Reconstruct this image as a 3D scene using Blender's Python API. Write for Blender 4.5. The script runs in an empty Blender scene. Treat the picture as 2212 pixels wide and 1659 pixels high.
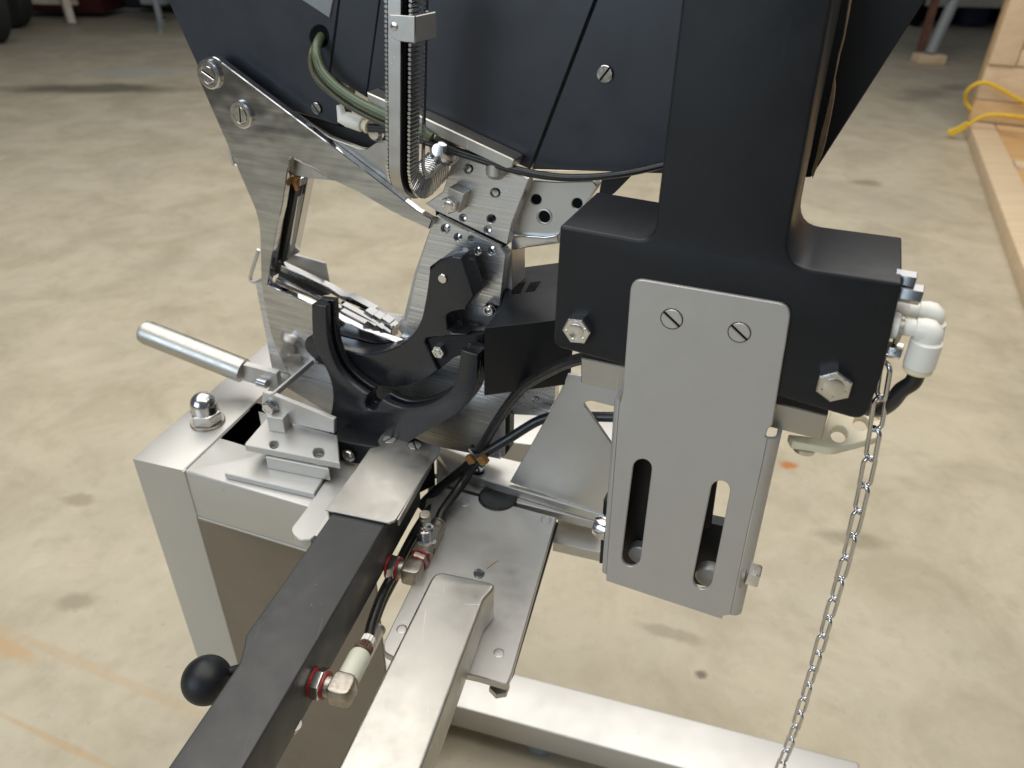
import bpy, math, random
import numpy as np
from mathutils import Vector, Matrix
from mathutils.geometry import tessellate_polygon
random.seed(7)
S = bpy.context.scene
COL = S.collection
V3 = lambda *a: np.array(a, float)

# ------------------------------------------------------------------ camera
FPX, CX, CY = 1600., 1106., 829.5          # focal length and centre, in a 2212 px wide picture
CAM = V3(0, 0, 1.2)
_d = V3(-66, -2470, -1600); _up = -_d / np.linalg.norm(_d)
_f = V3(0, 0, -1); _y = _f - _f.dot(_up) * _up; _y /= np.linalg.norm(_y); _x = np.cross(_y, _up)
ROT = np.array([_x, _y, _up])
cd = bpy.data.cameras.new('camera'); cam = bpy.data.objects.new('camera', cd); COL.objects.link(cam)
cam.matrix_world = Matrix.Translation(CAM) @ Matrix(ROT.tolist()).to_4x4()
cd.sensor_width = 36; cd.lens = FPX / 2212 * 36; cd.clip_start = .02; cd.clip_end = 200
cd.dof.use_dof = True; cd.dof.focus_distance = .58; cd.dof.aperture_fstop = 8
S.camera = cam

# ------------------------------------------------------------------ light
w = bpy.data.worlds.new('World'); S.world = w; w.use_nodes = True
bg = w.node_tree.nodes['Background']; bg.inputs[0].default_value = (.78, .87, 1, 1); bg.inputs[1].default_value = .12
def area(name, loc, target, sx, sy, power, col):
    l = bpy.data.lights.new(name, 'AREA'); l.shape = 'RECTANGLE'; l.size = sx; l.size_y = sy; l.energy = power; l.color = col
    o = bpy.data.objects.new(name, l); COL.objects.link(o); o.location = loc
    o.rotation_euler = (Vector(target) - Vector(loc)).to_track_quat('-Z', 'Y').to_euler(); return o
area('roof_skylight_lamp', (.1, 2.3, 4.3), (.1, 2.25, 0), 6.5, 6.6, 395, (1, .965, .905))
area('open_door_lamp', (-3.2, -2.6, 2.3), (-.4, .5, .6), 3.2, 2.6, 100, (.74, .87, 1))
S.view_settings.view_transform = 'Standard'; S.view_settings.look = 'None'
S.view_settings.exposure = 0; S.view_settings.gamma = 1; S.view_settings.use_curve_mapping = False

# ------------------------------------------------------------------ measuring: picture points onto real planes
def ray(px, py): return ROT @ V3(px - CX, CY - py, -FPX)
def dep(px, py, D): return CAM + ray(px, py) * D / FPX
def hz(px, py, z):
    r = ray(px, py); return CAM + r * (z - CAM[2]) / r[2]
YAW = math.radians(23)
eX = V3(math.cos(YAW), -math.sin(YAW), 0); eY = V3(math.sin(YAW), math.cos(YAW), 0); eZ = V3(0, 0, 1)
OT = dep(1530, 900, .5)
def vp(px, py, s):
    r = ray(px, py); return CAM + r * (((OT + eY * s - CAM) @ eY) / (r @ eY))
def pl(px, py, p0, n):
    r = ray(px, py); return CAM + r * (((p0 - CAM) @ n) / (r @ n))
def pxl(p):                                  # metres per picture pixel at a point
    return (ROT.T @ (CAM - p))[2] / FPX
FLOOR = -.08
K = {'d': (0, 0, 1), 'c1': (345.6, 0, .27344), 'c2': (864.1, 0, .27344), 'c3': (1339.3, 0, .3958), 'c4': (777.7, 302.4, .23438),
     'c5': (276.5, 518.4, .26563), 'c6': (604.8, 587.6, .28126), 'c7': (1166.5, 518.4, .41036), 'c8': (345.6, 993.7, .40626),
     'd2': (276.5, 812.2, .23438), 'd3': (820.9, 820.9, .23438), 'd4': (1209.7, 864.1, .3125), 'd5': (1641.8, 587.6, .23438),
     'd6': (864.1, 1209.7, .46877), 'd7': (648.1, 1339.3, .19271), 'd8': (1019.6, 535.7, .14845), 'e1': (1641.8, 0, .25783),
     'e3': (0, 0, .1953), 'e4': (475.2, 302.4, .23438), 'e5': (674, 535.7, .1458)}
def Q(c, *pts):
    a, b, k = K[c]
    return [((p[0] * k + a), (p[1] * k + b)) + tuple(q * k for q in p[2:]) for p in pts]

def fillet(pts, default=0):
    out = []; n = len(pts)
    for i, p in enumerate(pts):
        r = p[2] if len(p) > 2 else default
        P = V3(*p[:2])
        if r <= 0: out.append(tuple(P)); continue
        A = V3(*pts[i - 1][:2]) - P; B = V3(*pts[(i + 1) % n][:2]) - P
        la, lb = np.linalg.norm(A), np.linalg.norm(B); A /= la; B /= lb
        r = min(r, la * .48, lb * .48)
        a, b = P + A * r, P + B * r
        for t in np.linspace(0, 1, 7):
            out.append(tuple((1 - t) ** 2 * a + 2 * t * (1 - t) * P + t * t * b))
    return out
def smooth(pts, k=6, closed=False):
    P = [np.array(p[:], float) for p in pts]; n = len(P); out = []
    for i in range(n if closed else n - 1):
        g = (lambda j: P[j % n]) if closed else (lambda j: P[min(max(j, 0), n - 1)])
        p0, p1, p2, p3 = g(i - 1), g(i), g(i + 1), g(i + 2)
        for t in np.arange(k) / k:
            out.append(.5 * (2 * p1 + (p2 - p0) * t + (2 * p0 - 5 * p1 + 4 * p2 - p3) * t * t + (3 * p1 - p0 - 3 * p2 + p3) * t ** 3))
    if not closed: out.append(P[-1])
    return [tuple(p) for p in out]
def circ(c, r, n=20, ph=0): return [(c[0] + r * math.cos(ph + 2 * math.pi * i / n), c[1] + r * math.sin(ph + 2 * math.pi * i / n)) for i in range(n)]
def slot(a, b, r, n=9):
    a, b = V3(*a), V3(*b); th = math.atan2(*(b - a)[::-1]); o = []
    for i in range(n): o.append(tuple(b + r * V3(math.cos(th - math.pi / 2 + math.pi * i / (n - 1)), math.sin(th - math.pi / 2 + math.pi * i / (n - 1)))))
    for i in range(n): o.append(tuple(a + r * V3(math.cos(th + math.pi / 2 + math.pi * i / (n - 1)), math.sin(th + math.pi / 2 + math.pi * i / (n - 1)))))
    return o

# ------------------------------------------------------------------ mesh building
def unit(v): return v / np.linalg.norm(v)
class MB:
    def __init__(s): s.v = []; s.f = []
    def add(s, verts, faces):
        k = len(s.v); s.v += [tuple(map(float, p)) for p in verts]; s.f += [tuple(i + k for i in f) for f in faces]; return s
def inset(L, b):
    n = len(L); o = []
    for i in range(n):
        p, q, r = L[i - 1], L[i], L[(i + 1) % n]
        a = q - p; c = r - q; la, lc = np.linalg.norm(a), np.linalg.norm(c)
        if la < 1e-9 or lc < 1e-9: o.append(q); continue
        na = V3(-a[1], a[0]) / la; nc = V3(-c[1], c[0]) / lc
        m = na + nc; l2 = m @ m
        if l2 < 1e-6: o.append(q); continue
        m = m * 2 / l2
        if np.linalg.norm(m) > 1.8: m = m / np.linalg.norm(m) * 1.8
        o.append(q + m * b)
    return o
def clean(L):
    o = []
    for p in L:
        if not o or np.linalg.norm(p - o[-1]) > 2e-5: o.append(p)
    while len(o) > 3 and np.linalg.norm(o[0] - o[-1]) < 2e-5: o.pop()
    return o
def slab(m, loop, n, t, b=.0006, holes=()):
    """solid plate: loop (3D, on the front plane), n = outward front normal, thickness t behind it, edges chamfered by b"""
    n = unit(n); o = np.mean(loop, 0)
    u = unit(np.cross(n, V3(0, 0, 1)) if abs(n[2]) < .9 else np.cross(n, V3(0, 1, 0))); v = np.cross(n, u)
    b = min(b, t * .45)
    rings = []
    for k, L in enumerate([loop] + list(holes)):
        L2 = clean([V3((p - o) @ u, (p - o) @ v) for p in L])
        ar = sum(L2[i - 1][0] * L2[i][1] - L2[i][0] * L2[i - 1][1] for i in range(len(L2)))
        if (ar > 0) != (k == 0): L2 = L2[::-1]
        rings.append(L2)
    seg = 3 if b >= .001 else 1
    prof = [(b * (1 - math.sin(math.pi / 2 * k / seg)), -b * (1 - math.cos(math.pi / 2 * k / seg))) for k in range(seg + 1)]
    prof = prof + [(i_, -t - z_) for i_, z_ in prof[::-1]]
    lv_ = [[inset(L, i_) if i_ > 1e-9 else L for L in rings] for i_, z_ in prof]; ins = lv_[0]
    tri = tessellate_polygon([[Vector((p[0], p[1], 0)) for p in L] for L in ins])
    N = sum(map(len, rings)); W = lambda p, z: o + u * p[0] + v * p[1] + n * z
    vs = []
    for (i_, zz), src in zip(prof, lv_):
        for L in src: vs += [W(p, zz) for p in L]
    fs = []; Z = len(prof) - 1
    allp = [p for L in ins for p in L]
    for a, c, d in tri:
        A, C, D = allp[a], allp[c], allp[d]
        if (C[0] - A[0]) * (D[1] - A[1]) - (C[1] - A[1]) * (D[0] - A[0]) < 0: c, d = d, c
        fs.append((a, c, d)); fs.append((Z * N + a, Z * N + d, Z * N + c))
    st = 0
    for L in rings:
        c = len(L)
        for i in range(c):
            j = (i + 1) % c
            for k in range(Z): fs.append((k * N + st + i, (k + 1) * N + st + i, (k + 1) * N + st + j, k * N + st + j))
        st += c
    return m.add(vs, fs)
def frame_of(ax):
    ax = unit(ax); u = unit(np.cross(ax, V3(0, 0, 1)) if abs(ax[2]) < .9 else np.cross(ax, V3(1, 0, 0))); return u, np.cross(ax, u), ax
def lathe(m, p, ax, prof, seg=24, ph=0):
    """prof: (radius, height along ax)"""
    u, v, a = frame_of(ax); vs = []; fs = []
    for r, h in prof:
        for i in range(seg):
            t = ph + 2 * math.pi * i / seg; vs.append(p + a * h + (u * math.cos(t) + v * math.sin(t)) * max(r, 1e-6))
    for k in range(len(prof) - 1):
        for i in range(seg):
            j = (i + 1) % seg; fs.append((k * seg + i, k * seg + j, (k + 1) * seg + j, (k + 1) * seg + i))
    fs.append(tuple(range(seg))[::-1]); fs.append(tuple((len(prof) - 1) * seg + i for i in range(seg)))
    return m.add(vs, fs)
def cyl(m, a, b, r, ch=None, seg=24):
    L = np.linalg.norm(b - a); ch = min(r, L) * .12 if ch is None else ch
    return lathe(m, a, b - a, [(r - ch, 0), (r, ch), (r, L - ch), (r - ch, L)], seg)
def tube(m, pts, r, seg=12, k=8, raw=False):
    P = [V3(*p) for p in (pts if raw else smooth([tuple(p) for p in pts], k))]; n = len(P); vs = []; fs = []
    T = [unit(P[min(i + 1, n - 1)] - P[max(i - 1, 0)]) for i in range(n)]
    u = frame_of(T[0])[0]
    for i in range(n):
        u = unit(u - T[i] * (u @ T[i])); v = np.cross(T[i], u)
        rr = r[i] if isinstance(r, (list, tuple)) else r
        for j in range(seg):
            t = 2 * math.pi * j / seg; vs.append(P[i] + (u * math.cos(t) + v * math.sin(t)) * rr)
    for i in range(n - 1):
        for j in range(seg):
            q = (j + 1) % seg; fs.append((i * seg + j, i * seg + q, (i + 1) * seg + q, (i + 1) * seg + j))
    fs.append(tuple(range(seg))[::-1]); fs.append(tuple((n - 1) * seg + i for i in range(seg)))
    return m.add(vs, fs)
def boxm(m, c, ax, ay, az, b=.0006):
    """box by centre and three half-axis vectors"""
    L = [c + az + ax * i + ay * j for i, j in ((-1, -1), (1, -1), (1, 1), (-1, 1))]
    return slab(m, L, az, 2 * np.linalg.norm(az), b)
def hexa(m, p, ax, rc, h, ph=.3, dish=False):
    ch = rc * .07
    prof = [(rc, 0), (rc, h - ch), (rc * .90, h), (rc * .55, h), (rc * .5, h - rc * .05)] if dish else [(rc * .95, 0), (rc, ch), (rc, h - ch), (rc * .9, h)]
    return lathe(m, p, ax, prof, 6, ph)
def slothead(m, p, ax, r, h, ang=.6, recess=.35, ring=0):
    """cheese head with a real slot: a floor disc and two D-shaped lands"""
    u, v, a = frame_of(ax)
    sl = .105
    for sgn in (0, math.pi):
        L = []
        t0 = math.asin(sl)
        for i in range(15):
            t = t0 + (math.pi - 2 * t0) * i / 14 + sgn + ang
            L.append(p + a * h + (u * math.cos(t) + v * math.sin(t)) * r)
        slab(m, L, a, h * recess * 1.1, r * .07)
    m.f2 = len(m.f)  # faces from here turn near-black, painting the shade of slot and rim gap
    lathe(m, p, a, [(r * .995, 0), (r * .995, h * (1 - recess))], 24)
    if ring: lathe(m, p - a * .002, a, [(r * 1.08, 0), (r * 1.08, .002 + ring), (r * .9, .002 + ring)], 28)
    return m

RL = {}
def mesh_of(m, L, name, ang=32):
    me = bpy.data.meshes.new(name); me.from_pydata([tuple(V3(*p) - L) for p in m.v], [], m.f); me.update()
    me.validate()
    for p in me.polygons: p.use_smooth = True
    me.set_sharp_from_angle(angle=math.radians(ang)); return me
def thing(name, label, cat, loc, group=None):
    o = bpy.data.objects.new(name, None); COL.objects.link(o); o.location = loc; o.empty_display_size = .05
    o['label'] = label; o['category'] = cat
    if group: o['group'] = group
    RL[o.name] = V3(*loc); return o
def part(name, m, mt, parent, label=None, ang=32, kind=None):
    L = RL[parent.name]; me = mesh_of(m, L, name, ang); me.materials.append(mt)
    o = bpy.data.objects.new(name, me); COL.objects.link(o); o.parent = parent; RL[o.name] = L
    if hasattr(m, 'f2'):
        me.materials.append(BLD)
        for p in me.polygons:
            if p.index >= m.f2: p.material_index = 1
    if label: o['label'] = label
    if kind: o['kind'] = kind
    return o
def solo(name, m, mt, label=None, cat=None, group=None, kind=None, ang=32):
    L = np.mean(np.array(m.v), 0) if not kind else V3(0, 0, 0)
    if not kind: L[2] = min(p[2] for p in m.v)
    me = mesh_of(m, L, name, ang); me.materials.append(mt); o = bpy.data.objects.new(name, me); COL.objects.link(o); o.location = L
    for k, x in (('label', label), ('category', cat), ('group', group), ('kind', kind)):
        if x: o[k] = x
    RL[o.name] = L; return o

# ------------------------------------------------------------------ materials
def nt(name):
    m = bpy.data.materials.new(name); m.use_nodes = True; t = m.node_tree; return m, t, t.nodes['Principled BSDF']
def link(t, a, b): t.links.new(a, b)
def noise(t, scale, detail=4, rough=.55, vec=None, dist=0):
    n = t.nodes.new('ShaderNodeTexNoise'); n.inputs['Scale'].default_value = scale; n.inputs['Detail'].default_value = detail
    n.inputs['Roughness'].default_value = rough; n.inputs['Distortion'].default_value = dist
    if vec is not None: link(t, vec, n.inputs['Vector'])
    return n.outputs['Fac']
def coords(t, scale=(1, 1, 1), rot=(0, 0, 0)):
    c = t.nodes.new('ShaderNodeTexCoord'); m = t.nodes.new('ShaderNodeMapping'); m.inputs['Scale'].default_value = scale; m.inputs['Rotation'].default_value = rot
    link(t, c.outputs['Object'], m.inputs['Vector']); return m.outputs['Vector']
def ramp(t, fac, *stops):
    r = t.nodes.new('ShaderNodeValToRGB'); link(t, fac, r.inputs['Fac']); e = r.color_ramp.elements
    while len(e) < len(stops): e.new(.5)
    for k, (p, c) in enumerate(stops):
        e[k].position = p; e[k].color = tuple(c) + (1,) if not isinstance(c, (int, float)) else (c, c, c, 1)
    return r.outputs['Color']
def mixc(t, fac, a, b):
    m = t.nodes.new('ShaderNodeMix'); m.data_type = 'RGBA'
    for x, k in ((fac, 0), (a, 6), (b, 7)):
        if hasattr(x, 'is_output'): link(t, x, m.inputs[k])
        else: m.inputs[k].default_value = x if k == 0 else tuple(x) + (1,)
    return m.outputs[2]
def bump(t, fac, strength, dist):
    b = t.nodes.new('ShaderNodeBump'); b.inputs['Strength'].default_value = strength; b.inputs['Distance'].default_value = dist
    link(t, fac, b.inputs['Height']); return b.outputs['Normal']
def mat(name, c1, c2=None, rough=.4, metal=0., scale=40, rvar=.08, bmp=0, bscale=300, brush=None, scratch=0, spec=.5, coat=0, speck=None):
    m, t, p = nt(name); c2 = c2 or tuple(x * .85 for x in c1)
    vec = coords(t); n1 = noise(t, scale, 5, .6, vec)
    col = mixc(t, ramp(t, n1, (.3, 0.), (.72, 1.)), c1, c2)
    rfac = noise(t, scale * 2.3, 4, .6, vec)
    h = None
    if brush:                                    # fine parallel grinding lines
        bv = coords(t, brush[0], brush[1]) ; bn = noise(t, 1, 3, .75, bv); h = bn
        rfac = bn; col = mixc(t, ramp(t, bn, (.35, 0.), (.7, .8)), col, tuple(x * .55 for x in c1))
    if scratch:
        acc = None
        for k, (rz, sc) in enumerate((((.2, .5, .5), (14, 900, 900)), ((.9, .2, 1.3), (900, 11, 700)), ((.4, 1.1, 2.1), (900, 700, 16)))):
            sn = ramp(t, noise(t, 1, 1.5, .5, coords(t, sc, rz)), (.70, 0.), (.73, 1.))
            msk = ramp(t, noise(t, 22 + 9 * k, 2, .5, vec), (.52, 0.), (.62, 1.))
            x = t.nodes.new('ShaderNodeMath'); x.operation = 'MULTIPLY'; link(t, sn, x.inputs[0]); link(t, msk, x.inputs[1])
            if acc is None: acc = x.outputs[0]
            else:
                y = t.nodes.new('ShaderNodeMath'); y.operation = 'MAXIMUM'; link(t, acc, y.inputs[0]); link(t, x.outputs[0], y.inputs[1]); acc = y.outputs[0]
        z = t.nodes.new('ShaderNodeMath'); z.operation = 'MULTIPLY'; link(t, acc, z.inputs[0]); z.inputs[1].default_value = scratch
        col = mixc(t, z.outputs[0], col, tuple(min(.8, x * 1.5 + .12) for x in c1))
    if speck:
        sp = ramp(t, noise(t, speck[0], 2, .5, vec), (speck[1], 0.), (speck[1] + .02, 1.)); col = mixc(t, sp, col, speck[2])
    link(t, col, p.inputs['Base Color'])
    rr = t.nodes.new('ShaderNodeMapRange'); link(t, rfac, rr.inputs[0]); rr.inputs[1].default_value = .3; rr.inputs[2].default_value = .7
    rr.inputs[3].default_value = max(.03, rough - rvar); rr.inputs[4].default_value = rough + rvar; link(t, rr.outputs[0], p.inputs['Roughness'])
    p.inputs['Metallic'].default_value = metal; p.inputs['Specular IOR Level'].default_value = spec
    if coat: p.inputs['Coat Weight'].default_value = coat; p.inputs['Coat Roughness'].default_value = .25
    if bmp:
        hh = h if h is not None else noise(t, bscale, 3, .6, vec)
        link(t, bump(t, hh, bmp, .0004), p.inputs['Normal'])
    return m
ZR = (0, 0, 0)
BLK = mat('black_anodised_cover', (.015, .0185, .026), (.021, .0235, .031), .42, 0, 9, .10, .05, 900, spec=.55, speck=(260, .80, (.30, .31, .33)))
BLP = mat('black_moulded_plastic', (.007, .0082, .010), (.011, .0122, .015), .44, 0, 14, .08, .10, 700, scratch=.10, spec=.36, speck=(190, .80, (.22, .22, .22)))
BLA = mat('worn_black_arm_coating', (.030, .0305, .030), (.042, .0425, .041), .42, 0, 16, .10, .06, 500, scratch=.38, spec=.5, speck=(210, .78, (.25, .24, .22)))
BLG = mat('black_smooth_plastic', (.013, .014, .017), (.019, .020, .024), .27, 0, 14, .06, .06, 700, scratch=.08, spec=.6, speck=(190, .80, (.22, .22, .22)))
STK = mat('dark_tool_steel', (.33, .33, .335), (.27, .27, .275), .25, 1, 25, .04)
SBR = mat('bracket_sheet', (.525, .51, .49), (.495, .48, .46), .45, .55, 30, .05, .06, 1400, speck=(150, .80, (.13, .10, .08)))
RUB = mat('black_rubber_hose', (.010, .010, .011), (.020, .020, .020), .33, 0, 60, .10, .06, 400)
BLD = mat('recess_shade_black', (.006, .006, .007), None, .8, spec=.1)  # near-black tone standing in for shade in holes, slots and gaps
STS = mat('satin_stainless', (.60, .585, .555), (.565, .55, .52), .42, .78, 30, .05, .06, 1400, speck=(150, .80, (.13, .10, .08)))
STC = mat('scuffed_satin_cover', (.53, .51, .47), (.47, .455, .42), .40, 1, 24, .08, .05, 1200, scratch=.8)
STB = mat('brushed_steel', (.80, .81, .83), (.71, .715, .73), .31, .9, 22, .14, .5, 100, brush=((1.2, 1.2, 330), ZR))
STD = mat('diagonal_brushed_steel', (.60, .61, .63), (.53, .54, .565), .12, 1, 16, .045, .02, 100, brush=((9, 9, 160), (.0, .75, .4)))
def wavy(m):
    t = m.node_tree; p = t.nodes['Principled BSDF']; link(t, bump(t, noise(t, 22, 2, .5, coords(t)),   .38, .004), p.inputs['Normal'])
wavy(STD)
STP = mat('polished_steel', (.62, .62, .63), (.54, .54, .56), .16, 1, 20, .05, .03, 500)
CHR = mat('bright_zinc_bolt', (.74, .73, .71), (.62, .60, .58), .20, 1, 130, .07, .10, 700)
NIK = mat('tarnished_nickel', (.47, .43, .37), (.33, .30, .26), .42, 1, 180, .12, .25, 500)
BEA = mat('bead_blasted_frame', (.56, .548, .52), (.52, .51, .485), .42, .62, 7, .06, .05, 900, speck=(90, .79, (.09, .06, .05)))
BEB = mat('shaded_inner_sheet', (.22, .175, .125), (.17, .135, .095), .5, .1, 8)  # dark brown base colour holds the shade under the stand top
WHP = mat('white_nylon', (.86, .84, .77), (.81, .78, .69), .35, 0, 40)
IVO = mat('ivory_nylon', (.86, .78, .58), (.80, .70, .48), .45, 0, 30)
PAL = mat('pale_green_plastic', (.66, .67, .55), (.60, .60, .48), .4, 0, 40)
BRN = mat('brown_knurled_ring', (.11, .055, .03), (.07, .035, .02), .5, 0, 90)
RED = mat('red_fibre_washer', (.40, .03, .03), (.28, .02, .02), .45)
BRS = mat('worn_brass_clip', (.55, .33, .12), (.42, .22, .07), .42, .7, 150, .1, .3, 300)
GRN = mat('green_hose_plastic', (.11, .135, .07), (.08, .11, .06), .30, 0, 30)
GRD = mat('dark_green_hose_plastic', (.03, .062, .042), (.025, .05, .04), .30, 0, 30)
OLV = mat('olive_hose_plastic', (.10, .095, .05), (.07, .07, .04), .32, 0, 30)
TAN = mat('torn_fibre_edge', (.42, .30, .18), (.26, .18, .11), .8, 0, 160, .05, .6, 200)
RUS = mat('rust_scrap', (.45, .22, .05), (.25, .10, .02), .8, 0, 200, .05, .6, 200)
GRY = mat('grey_paint', (.26, .28, .29), (.22, .23, .24), .5)
WHT = mat('chipped_white_paint', (.62, .57, .48), (.45, .38, .30), .6, 0, 22)
DRD = mat('dark_red_paint', (.055, .006, .007), (.03, .004, .004), .5)
DBL = mat('dark_blue_plastic', (.012, .016, .05), None, .5)
TYR = mat('tyre_rubber', (.015, .017, .017), None, .7)
BRB = mat('rusty_angle_iron', (.16, .075, .045), (.09, .04, .03), .75, 0, 12)
YEL = mat('yellow_rope_fibre', (.78, .52, .03), (.66, .40, .02), .5, 0, 60)
def wood(name, a, b, rot):
    m, t, p = nt(name); v = coords(t, (1.5, 22, 22), rot); n = noise(t, 1, 5, .6, v, .6); k = noise(t, 3, 2, .5, coords(t))
    c = mixc(t, ramp(t, n, (.3, 0.), (.7, 1.)), a, b); c = mixc(t, ramp(t, k, (.62, 0.), (.75, .5)), c, (.34, .2, .1))
    link(t, c, p.inputs['Base Color']); p.inputs['Roughness'].default_value = .7; return m
PIN = wood('pine_board', (.68, .47, .25), (.58, .37, .17), (0, 0, .3))
PIL = wood('pale_pine_board', (.70, .55, .37), (.60, .45, .29), (0, 0, 1.2))
PLY = wood('plywood_sheet', (.64, .41, .19), (.56, .34, .14), (0, 0, .8))

# floor: worn, stained concrete
def floor_mat():
    m, t, p = nt('stained_concrete'); tc = t.nodes.new('ShaderNodeTexCoord'); v = tc.outputs['Object']
    n1 = noise(t, .8, 6, .62, v, .3); n2 = noise(t, 3.6, 6, .65, v, .5); n3 = noise(t, 17, 5, .65, v); n4 = noise(t, 90, 3, .6, v)
    c = mixc(t, ramp(t, n1, (.33, 0.), (.66, 1.)), (.485, .425, .31), (.42, .374, .285))
    n5 = noise(t, 1.7, 5, .7, v, 1.2)
    c = mixc(t, ramp(t, n5, (.48, 0.), (.64, .42)), c, (.53, .475, .36))
    c = mixc(t, ramp(t, n5, (.30, .45), (.48, 0.)), c, (.32, .285, .215))
    c = mixc(t, ramp(t, n2, (.45, 0.), (.66, .62)), c, (.32, .275, .19))
    c = mixc(t, ramp(t, n2, (.26, .6), (.40, 0.)), c, (.56, .50, .39))
    c = mixc(t, ramp(t, n3, (.54, 0.), (.74, .38)), c, (.30, .255, .175))
    c = mixc(t, ramp(t, n4, (.66, 0.), (.74, .35)), c, (.22, .19, .14))
    def stain_or_shade(px, py, rx, ry, col, amt, rot=0, soft=.5):
        nonlocal c
        q = hz(px, py, FLOOR); mp = t.nodes.new('ShaderNodeMapping'); mp.vector_type = 'TEXTURE'
        mp.inputs['Location'].default_value = (q[0], q[1], FLOOR); mp.inputs['Rotation'].default_value = (0, 0, rot); mp.inputs['Scale'].default_value = (rx, ry, 1)
        link(t, v, mp.inputs['Vector'])
        ln = t.nodes.new('ShaderNodeVectorMath'); ln.operation = 'LENGTH'; link(t, mp.outputs[0], ln.inputs[0])
        ad = t.nodes.new('ShaderNodeMath'); ad.operation = 'MULTIPLY_ADD'; link(t, noise(t, 2.2 / max(rx, ry) , 4, .6, v), ad.inputs[0]); ad.inputs[1].default_value = .55; hv = t.nodes.new('ShaderNodeMath'); hv.operation = 'MULTIPLY'; hv.inputs[1].default_value = .5; link(t, ln.outputs['Value'], hv.inputs[0]); link(t, hv.outputs[0], ad.inputs[2])
        c = mixc(t, ramp(t, ad.outputs[0], (.52, amt), (.80, 0.)), c, col)
    stain_or_shade(205, 192, .75, .22, (.11, .095, .06), .85, .12)
    stain_or_shade(300, 155, .5, .25, (.38, .38, .35), .6, .1)
    stain_or_shade(250, 45, 2.2, 1.3, (.17, .15, .115), .4)  # soft dark patch: far-left shade put into the floor colour
    stain_or_shade(1703, 1005, .03, .02, (.42, .14, .03), .9)
    stain_or_shade(1990, 205, .42, .2, (.20, .16, .13), .6, .9)
    stain_or_shade(2060, 190, .25, .13, (.18, .15, .12), .6, .9)
    stain_or_shade(1840, 1165, .11, .035, (.24, .21, .14), .7, -.2)
    stain_or_shade(1455, 1370, .09, .02, (.25, .21, .15), .6, -.3)
    stain_or_shade(1870, 395, .11, .07, (.17, .14, .09), .6)
    stain_or_shade(1515, 1457, .015, .012, (.13, .11, .08), .9)
    stain_or_shade(170, 1430, .50, .012, (.45, .32, .18), .42, -.36)
    stain_or_shade(120, 1600, .22, .008, (.44, .29, .14), .5, -.36)
    stain_or_shade(10, 1400, .10, .025, (.46, .29, .13), .6, -.36)
    stain_or_shade(170, 1080, .05, .03, (.27, .23, .15), .7)
    stain_or_shade(165, 1300, .05, .03, (.26, .22, .15), .7)
    link(t, c, p.inputs['Base Color'])
    r = t.nodes.new('ShaderNodeMapRange'); link(t, n2, r.inputs[0]); r.inputs[3].default_value = .36; r.inputs[4].default_value = .62; link(t, r.outputs[0], p.inputs['Roughness'])
    p.inputs['Specular IOR Level'].default_value = .35
    link(t, bump(t, n4, .25, .002), p.inputs['Normal']); return m
m = MB(); m.add([(-14, -12, FLOOR), (14, -12, FLOOR), (14, 24, FLOOR), (-14, 24, FLOOR)], [(0, 1, 2, 3)])
solo('floor', m, floor_mat(), kind='structure')
UP = eZ; FR = -eY

# handy: outline pixels -> plates
def vplate(m, pts, s, t, b=.0007, holes=()):
    return slab(m, [vp(*p[:2], s) for p in fillet(pts)], FR, t, b, [[vp(*p[:2], s) for p in h] for h in holes])
def hplate(m, pts, z, t, b=.0007, holes=()):
    return slab(m, [hz(*p[:2], z) for p in fillet(pts)], UP, t, b, [[hz(*p[:2], z) for p in h] for h in holes])
def hole_ring(m, c, s, r, t=.006, ax=FR):     # drilled hole: a dark countersunk bushing, really hollow
    p = vp(*c, s); k = pxl(p) * r
    return lathe(m, p, -ax, [(k * 1.05, -.0004), (k * 1.05, .0003), (k * .86, .0003), (k * .8, t), (k * .1, t)], 20)
def pin(m, c, s, r, h=.0006):
    p = vp(*c, s); k = pxl(p) * r
    return lathe(m, p, FR, [(k, -.001), (k, h * .6), (k * .9, h), (k * .2, h * 1.3)], 20)

# ================================================================== support column (black T block with slotted bracket)
base = vp(1530, 900, 0); base[2] = .70
col = thing('support_column', 'black T-shaped support column with satin slotted bracket screwed to its front', 'support', base + eY * .03)
m = MB()
tp = Q('d', (1482, -70), (1473, 0)) + [(1422, 426), (1416, 505, 26)] + [(1385, 521), (1209, 487, 8), (1194, 748, 22), (1345, 790), (1660, 851), (1868, 912, 34), (1908, 800), (1949, 612, 6), (1691, 573, 62), (1799, 0), (1813, -70)]
tp[3] = (1413, 525, 44); tp.pop(4)
vplate(m, tp, 0, .076, .0020)
body = part('block', m, BLP, col)
m = MB(); slab(m, [vp(*q, 0) + eY * .0763 for q in ((1500, -70), (1490, 440), (1712, 440), (1798, 0), (1812, -70))], FR, .031, .0012); part('rear_column', m, BLP, col)
def hexbolt(parent, c, s, r, h=.006, ax=FR, ph=.3, mt=CHR, washer=0, p=None, name='hex_bolt'):
    p = vp(*c, s) if p is None else p; k = pxl(p) * r; m = MB()
    hexa(m, p - unit(ax) * .0005, ax, k, h, ph, True)
    lathe(m, p + unit(ax) * (h - k * .09), ax, [(k * .56, 0), (k * .56, .0006), (k * .5, .0008)], 20)
    u, v, a = frame_of(ax)                                         # raised grade marks on the head
    for i in range(5):
        t = ph + i * 1.15; q = p + a * (h - .0002) + (u * math.cos(t) + v * math.sin(t)) * k * .68
        boxm(m, q, u * k * .05, v * k * .09, a * .0005, .0001)
    if washer: lathe(m, p, ax, [(k * washer, -.001), (k * washer, .0012), (k * washer * .95, .0016), (k * .5, .0016)], 28)
    return part(name, m, mt, parent)
hexbolt(col, (1252, 706), 0, 32, .008, ph=.15)
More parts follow.
